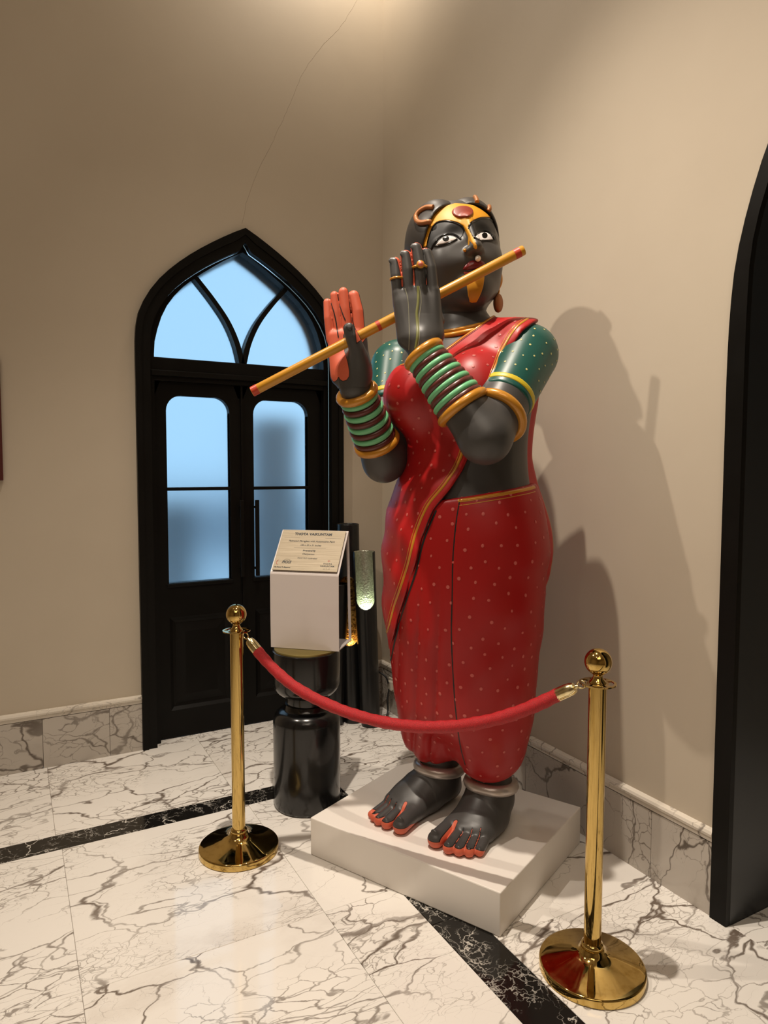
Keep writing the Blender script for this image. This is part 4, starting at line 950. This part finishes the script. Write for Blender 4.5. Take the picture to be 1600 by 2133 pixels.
# face paint, features and painted socket shade: thin raised shapes on the head surface
def face(name, poly, th, m, h=.0015, puff=0., parent=ST, rnd=.0015, deep=.006, pitch=0.):
    ca, sa = math.cos(pitch), math.sin(pitch); p = np.array(poly, float)
    if pitch: p = np.array([(-.06, -.255), (.06, -.10)])
    lo = (p[:, 0].min()-.006, .04, p[:, 1].min()-.006); hi = (p[:, 0].max()+.006, .235, p[:, 1].max()+.006)
    def fn(x, y, z):
        X, Z = np.broadcast_arrays(x[:, :, 0], z[0, :, :]) if False else np.meshgrid(x[:, 0, 0], z[0, 0, :], indexing='ij')
        s = poly_sd(poly, X, Z)[:, None, :] if not pitch else poly_sd(poly, x + 0*y + 0*z, z*ca - y*sa + 0*x)
        t = th + (puff*np.sqrt(np.clip(-s, 0, puff*2.0)/(puff*2.0)) if puff else 0)
        d = head(x, y, z); return smax(smax(d - t, s, rnd), -d - deep, .001)
    return put_mesh(name, [sculpt(name, fn, lo, hi, h, m, parent)], m, parent, hloc)
FACE_DATA = {'patch': [('forehead_paint', [(-0.1497, 0.0139), (-0.1458, 0.0385), (-0.1365, 0.0665), (-0.1233, 0.0958), (-0.1046, 0.1199), (-0.0798, 0.135), (-0.0482, 0.1468), (-0.0182, 0.1531), (0.0129, 0.1469), (0.0507, 0.1411), (0.1204, 0.1002), (0.0886, 0.0903), (0.0562, 0.0829), (0.0263, 0.0705), (0.0001, 0.0529), (-0.0109, 0.0406), (-0.0138, 0.0324), (-0.0116, 0.0101), (-0.0092, -0.014), (-0.0085, -0.0374), (-0.0051, -0.0475), (-0.0065, -0.0523), (-0.011, -0.0514), (-0.0149, -0.0471), (-0.0182, -0.0284), (-0.0169, 0.0006), (-0.0182, 0.026), (-0.0205, 0.0393), (-0.0226, 0.049), (-0.034, 0.0628), (-0.0519, 0.0736), (-0.0731, 0.083), (-0.0911, 0.0859), (-0.1024, 0.0841), (-0.1152, 0.0737), (-0.1282, 0.0507), (-0.1387, 0.024), (-0.1421, 0.0083)], 0.0042, 'yellow', 0.0), ('forehead_dot', [(0.0314, 0.1034), (0.0279, 0.0972), (0.0227, 0.0914), (0.0159, 0.0863), (0.0001, 0.0754), (-0.0073, 0.0736), (-0.0126, 0.0754), (-0.0181, 0.0783), (-0.0255, 0.0805), (-0.0325, 0.0835), (-0.0383, 0.0877), (-0.0426, 0.0927), (-0.0452, 0.0985), (-0.046, 0.1045), (-0.045, 0.1106), (-0.0422, 0.1164), (-0.0376, 0.1216), (-0.0316, 0.1261), (-0.0244, 0.1296), (-0.0162, 0.132), (-0.0075, 0.1332), (0.0014, 0.1332), (0.01, 0.132), (0.0178, 0.1296), (0.0243, 0.126), (0.0292, 0.1213), (0.0321, 0.1159), (0.0328, 0.1098)], 0.0115, 'bindi', 0.0), ('eye_socket_shade', [(-0.0195, 0.0356), (-0.0228, 0.0478), (-0.0343, 0.0615), (-0.0523, 0.0721), (-0.0735, 0.0815), (-0.0914, 0.0845), (-0.1022, 0.0818), (-0.115, 0.0715), (-0.1275, 0.0493), (-0.1373, 0.0231), (-0.1404, 0.0072), (-0.1328, -0.0114), (-0.1234, 0.004), (-0.1144, 0.0134), (-0.1012, 0.0235), (-0.0867, 0.0281), (-0.0696, 0.0298), (-0.0558, 0.0254), (-0.0457, 0.0163), (-0.037, 0.0068), (-0.0277, 0.017)], 0.0016, 'socket_shade', 0.0), ('eye_socket_shade', [(-0.0133, 0.0294), (0.0002, 0.0503), (0.0265, 0.068), (0.0556, 0.0813), (0.0874, 0.0878), (0.1172, 0.096), (0.1279, 0.0798), (0.1196, 0.0355), (0.1034, -0.0012), (0.0943, -0.0035), (0.0895, 0.011), (0.0845, 0.0262), (0.0706, 0.0329), (0.0491, 0.0306), (0.0341, 0.0234), (0.0018, -0.0007), (-0.0075, -0.0094), (-0.0109, 0.0021)], 0.0016, 'socket_shade', 0.0), ('eye', [(-0.1204, -0.0019), (-0.1129, 0.0057), (-0.1023, 0.0148), (-0.0872, 0.0208), (-0.0722, 0.0219), (-0.0589, 0.016), (-0.0495, 0.0076), (-0.0603, 0.0025), (-0.0782, -0.002), (-0.0999, -0.0044)], 0.0026, 'white', 0.0), ('eye', [(-0.0025, -0.0084), (0.0292, 0.0162), (0.0488, 0.0258), (0.0691, 0.0279), (0.0793, 0.0172), (0.0881, -0.0021), (0.0683, -0.0048), (0.0427, -0.0053), (0.0071, -0.0168)], 0.0026, 'white', 0.0), ('iris', [(-0.0777, 0.0099), (-0.0788, 0.007), (-0.0804, 0.0046), (-0.0826, 0.0026), (-0.0853, 0.0014), (-0.0881, 0.0009), (-0.0911, 0.0011), (-0.0938, 0.0021), (-0.0963, 0.0038), (-0.0982, 0.006), (-0.0995, 0.0088), (-0.0999, 0.0119), (-0.0993, 0.0152), (-0.0979, 0.0164), (-0.0959, 0.0172), (-0.0934, 0.0182), (-0.0906, 0.0194), (-0.0877, 0.0206), (-0.0858, 0.0209), (-0.0829, 0.021), (-0.0802, 0.0212), (-0.0785, 0.0193), (-0.0776, 0.0163), (-0.0773, 0.0131)], 0.0034, 'black', 0.0), ('iris', [(0.0686, 0.0124), (0.0672, 0.0092), (0.0653, 0.0064), (0.0628, 0.0041), (0.0599, 0.0023), (0.0567, 0.0011), (0.0535, 0.0007), (0.0504, 0.0011), (0.0478, 0.0023), (0.0458, 0.0042), (0.0447, 0.0068), (0.0445, 0.0099), (0.0453, 0.0133), (0.0469, 0.0167), (0.0493, 0.0199), (0.0522, 0.0226), (0.0555, 0.0247), (0.0589, 0.026), (0.0622, 0.0264), (0.0651, 0.0259), (0.0674, 0.0244), (0.069, 0.0221), (0.0696, 0.0192), (0.0694, 0.0158)], 0.0034, 'black', 0.0), ('upper_lip', [(-0.0465, -0.1055), (-0.0426, -0.0973), (-0.0355, -0.0899), (-0.0235, -0.0824), (-0.0103, -0.0793), (0.0029, -0.0833), (0.0171, -0.0795), (0.0303, -0.0859), (0.0382, -0.0946), (0.026, -0.1036), (0.0064, -0.1092), (-0.0205, -0.1126), (-0.035, -0.1127)], 0.002, 'lips', 0.013), ('lower_lip', [(-0.0452, -0.1128), (-0.0331, -0.1138), (-0.0206, -0.1139), (0.0063, -0.1104), (0.0336, -0.1004), (0.0386, -0.1062), (0.0271, -0.1186), (0.0077, -0.1314), (-0.0115, -0.1374), (-0.0315, -0.1317), (-0.0414, -0.1226)], 0.001, 'lip_in', 0.012), ('chin_paint', [(-0.0402, -0.16), (-0.0369, -0.1942), (-0.0294, -0.2146), (-0.0206, -0.2185), (-0.0054, -0.2192), (0.0003, -0.2097), (0.0076, -0.1956), (0.018, -0.1723), (0.0293, -0.1361), (-0.0034, -0.1417)], 0.003, 'yellow', 0.0)], 'line': [('eyelid_line', [(-0.1321, -0.0105), (-0.1234, 0.004), (-0.1144, 0.0134), (-0.1012, 0.0235), (-0.0867, 0.0281), (-0.0696, 0.0298), (-0.0558, 0.0254), (-0.0457, 0.0163), (-0.0373, 0.0027)], 0.0036, 'black', 0.0022), ('eyelid_line', [(-0.1222, -0.0031), (-0.1107, -0.0072), (-0.0927, -0.0079), (-0.0722, -0.0037), (-0.049, 0.0046)], 0.002, 'black', 0.0022), ('eyelid_line', [(-0.0083, -0.0122), (0.0018, -0.0007), (0.0341, 0.0234), (0.0491, 0.0306), (0.0706, 0.0329), (0.0845, 0.0262), (0.0895, 0.011), (0.0944, -0.0026)], 0.0034, 'black', 0.0022), ('eyelid_line', [(-0.0044, -0.0122), (0.0053, -0.0204), (0.0418, -0.0082), (0.0677, -0.0071), (0.0908, -0.0035)], 0.002, 'black', 0.0022), ('eyebrow', [(-0.0198, 0.0331), (-0.023, 0.0457), (-0.0347, 0.0593), (-0.0528, 0.0702), (-0.074, 0.0796), (-0.0919, 0.0826), (-0.1027, 0.0799), (-0.1145, 0.0692), (-0.1267, 0.0478), (-0.1364, 0.0225)], 0.0042, 'black', 0.002), ('eyebrow', [(-0.0133, 0.0294), (-0.0005, 0.0483), (0.0258, 0.0659), (0.0546, 0.0786), (0.0862, 0.0853), (0.1108, 0.0901), (0.12, 0.0841)], 0.0042, 'black', 0.002), ('mouth_line', [(-0.0459, -0.1103), (-0.033, -0.113), (-0.0205, -0.1126), (0.0064, -0.1092), (0.0362, -0.0973)], 0.0022, 'black', 0.008)], 'ball': [('nose_stud', (-0.0359, -0.0452), 0.0062, 'gold', 0.002), ('nose_pearl', (0.0034, -0.0758), 0.0105, 'pearl', 0.013)]}
for nm, poly, th, m, puff in FACE_DATA['patch']: face(nm, poly, th, m, .0016 if len(poly) > 30 else .0012, puff, rnd=.006 if nm == 'forehead_dot' else .0015)
for nm, pts, r, m, off in FACE_DATA['line']: head_tube(nm, head, pts, r, m, 40, off)
for nm, c, r, m, off in FACE_DATA['ball']:
    H, g = head_line(head, [c, (c[0]+.001, c[1])], 2, off); q = hloc(H[:1])[0]; bmx = bmesh.new(); bmesh.ops.create_uvsphere(bmx, u_segments=20, v_segments=12, radius=r); me = bpy.data.meshes.new(nm); bmx.to_mesh(me); bmx.free(); link(nm, me, m, ST, True, q)
# ear, drop earring
E0 = A3(.100, -.020, 1.975)
e1 = MB(); pr = [(0, -.010), (.022, -.010), (.0275, -.006), (.029, 0), (.0275, .006), (.022, .010), (0, .010)]
e1.lathe(pr, seg=28); n = unit(SIDE*.62 + TOW*.78); Mx = frame(n, (0, 0, 1))
e1.V = [tuple(loc(E0 + v[0]*Mx[0]*.75 + v[1]*Mx[2]*1.22 + v[2]*Mx[1])) for v in e1.V]; eo = e1.build('earring', 'bronze', ST, True)
MB().tube([loc(E0 + A3(0, 0, z) + SIDE*x) for x, z in ((0, .034), (.002, .045), (0, .055))], .004, 8).build('earring_hook', 'gold', eo, True)
MB().tube(curve([tuple(loc(E0 + A3(0, 0, z) + SIDE*x + TOW*y)) for x, y, z in ((-.004, .0, .052), (.006, .0, .075), (.008, -.01, .10), (.0, -.02, .13))], 16), .009, 10).build('ear_band', 'gold', eo, True)
# finger rings, hand lines
ring('finger_ring', (-.0245, .4425, 1.985), (-.08, .03, 1), .0215, .0036, 'gold')
rg = ring('finger_ring', (.041, .4035, 2.020), (-.05, .03, 1), .0235, .0042, 'gold')
c = A3(.041, .4035, 2.020) + LN*.026
for R, t, m, nm in ((.0135, .006, 'gold', 'ring_setting'), (.0095, .0095, 'coral', 'ring_stone')):
    b = MB().lathe([(0, 0), (R, 0), (R*.98, t*.5), (R*.7, t*.9), (0, t)], seg=20); Mx = frame(LN, (0, 0, 1)); b.V = [tuple(loc(c + v[0]*Mx[0] + v[1]*Mx[2] + v[2]*Mx[1])) for v in b.V]; b.build(nm, m, rg, True)
for nm, pts, r, m in [('hand_line', [(-0.2256, 1.9552), (-0.2242, 1.9362), (-0.2242, 1.915), (-0.2256, 1.894), (-0.2291, 1.8659), (-0.2276, 1.8337), (-0.2272, 1.7999), (-0.2294, 1.7721), (-0.2342, 1.7458)], 0.0045, 'olive'), ('hand_line', [(-0.2208, 1.9547), (-0.2163, 1.9287), (-0.2146, 1.9008), (-0.2181, 1.8729), (-0.2216, 1.8481), (-0.2215, 1.8148), (-0.222, 1.7785), (-0.2275, 1.7451)], 0.0012, 'pale_line'), ('hand_line', [(-0.268, 1.9499), (-0.2611, 1.9265), (-0.257, 1.8978), (-0.2553, 1.8663), (-0.2544, 1.8343), (-0.2539, 1.8019), (-0.2544, 1.7681), (-0.2549, 1.7448)], 0.0012, 'pale_line')]: cordline(nm, handL, pts, r, m, ST, 50, .0003)
for pts in [[(-0.5234, 1.9368), (-0.5144, 1.9077), (-0.5052, 1.8676), (-0.5016, 1.842), (-0.4967, 1.8132)], [(-0.5006, 1.9672), (-0.4974, 1.9492), (-0.4897, 1.9187), (-0.479, 1.8883), (-0.4724, 1.8728)], [(-0.4626, 1.9707), (-0.4603, 1.9524), (-0.4573, 1.9191), (-0.4482, 1.8796), (-0.4378, 1.8362)]]: cordline('palm_line', handR, pts, .0021, 'line', ST, 50, .0002)
# the flute
FA, FB_ = A3(.266, .106, 2.106), A3(-.446, .710, 1.618)
fl = tag(empty('flute', ST.matrix_basis @ Vector(loc((FA+FB_)/2)), ST.rotation_euler.z), 'ochre bamboo flute with red bands held to the lips of the statue', 'flute')
C0 = (FA+FB_)/2; dF = unit(FB_ - FA); LF = np.linalg.norm(FB_ - FA)
pt = lambda t: loc(FA + dF*t*LF - C0)
m = MB(); u = unit(np.cross(dF, (0, 0, 1))); v = np.cross(dF, u); Rr = .0172; sg_ = 28; prof = [(LF*.012, .0118), (0, .0122), (-.001, Rr-.001), (.002, Rr), (LF-.002, Rr*.98), (LF+.001, Rr-.002), (LF, .0125), (LF-.01, .0120)]
for i in range(sg_):
    a = 2*math.pi*i/sg_
    for s_, r in prof: m.V.append(tuple(loc(FA + dF*s_ + r*(math.cos(a)*u + math.sin(a)*v) - C0)))
k = len(prof)
for i in range(sg_):
    for q in range(k-1): m.F.append((i*k+q, ((i+1) % sg_)*k+q, ((i+1) % sg_)*k+q+1, i*k+q+1))
m.F.append(tuple(i*k for i in range(sg_))); m.F.append(tuple(i*k+k-1 for i in range(sg_)))
m.build('bamboo_tube', 'flute', fl, True)
for t0, t1 in ((.013, .034), (.528, .540), (.978, .9995)): MB().tube([pt(t) for t in np.linspace(t0, t1, 4)], Rr+.0004, 28).build('red_band', 'flute_red', fl, True)
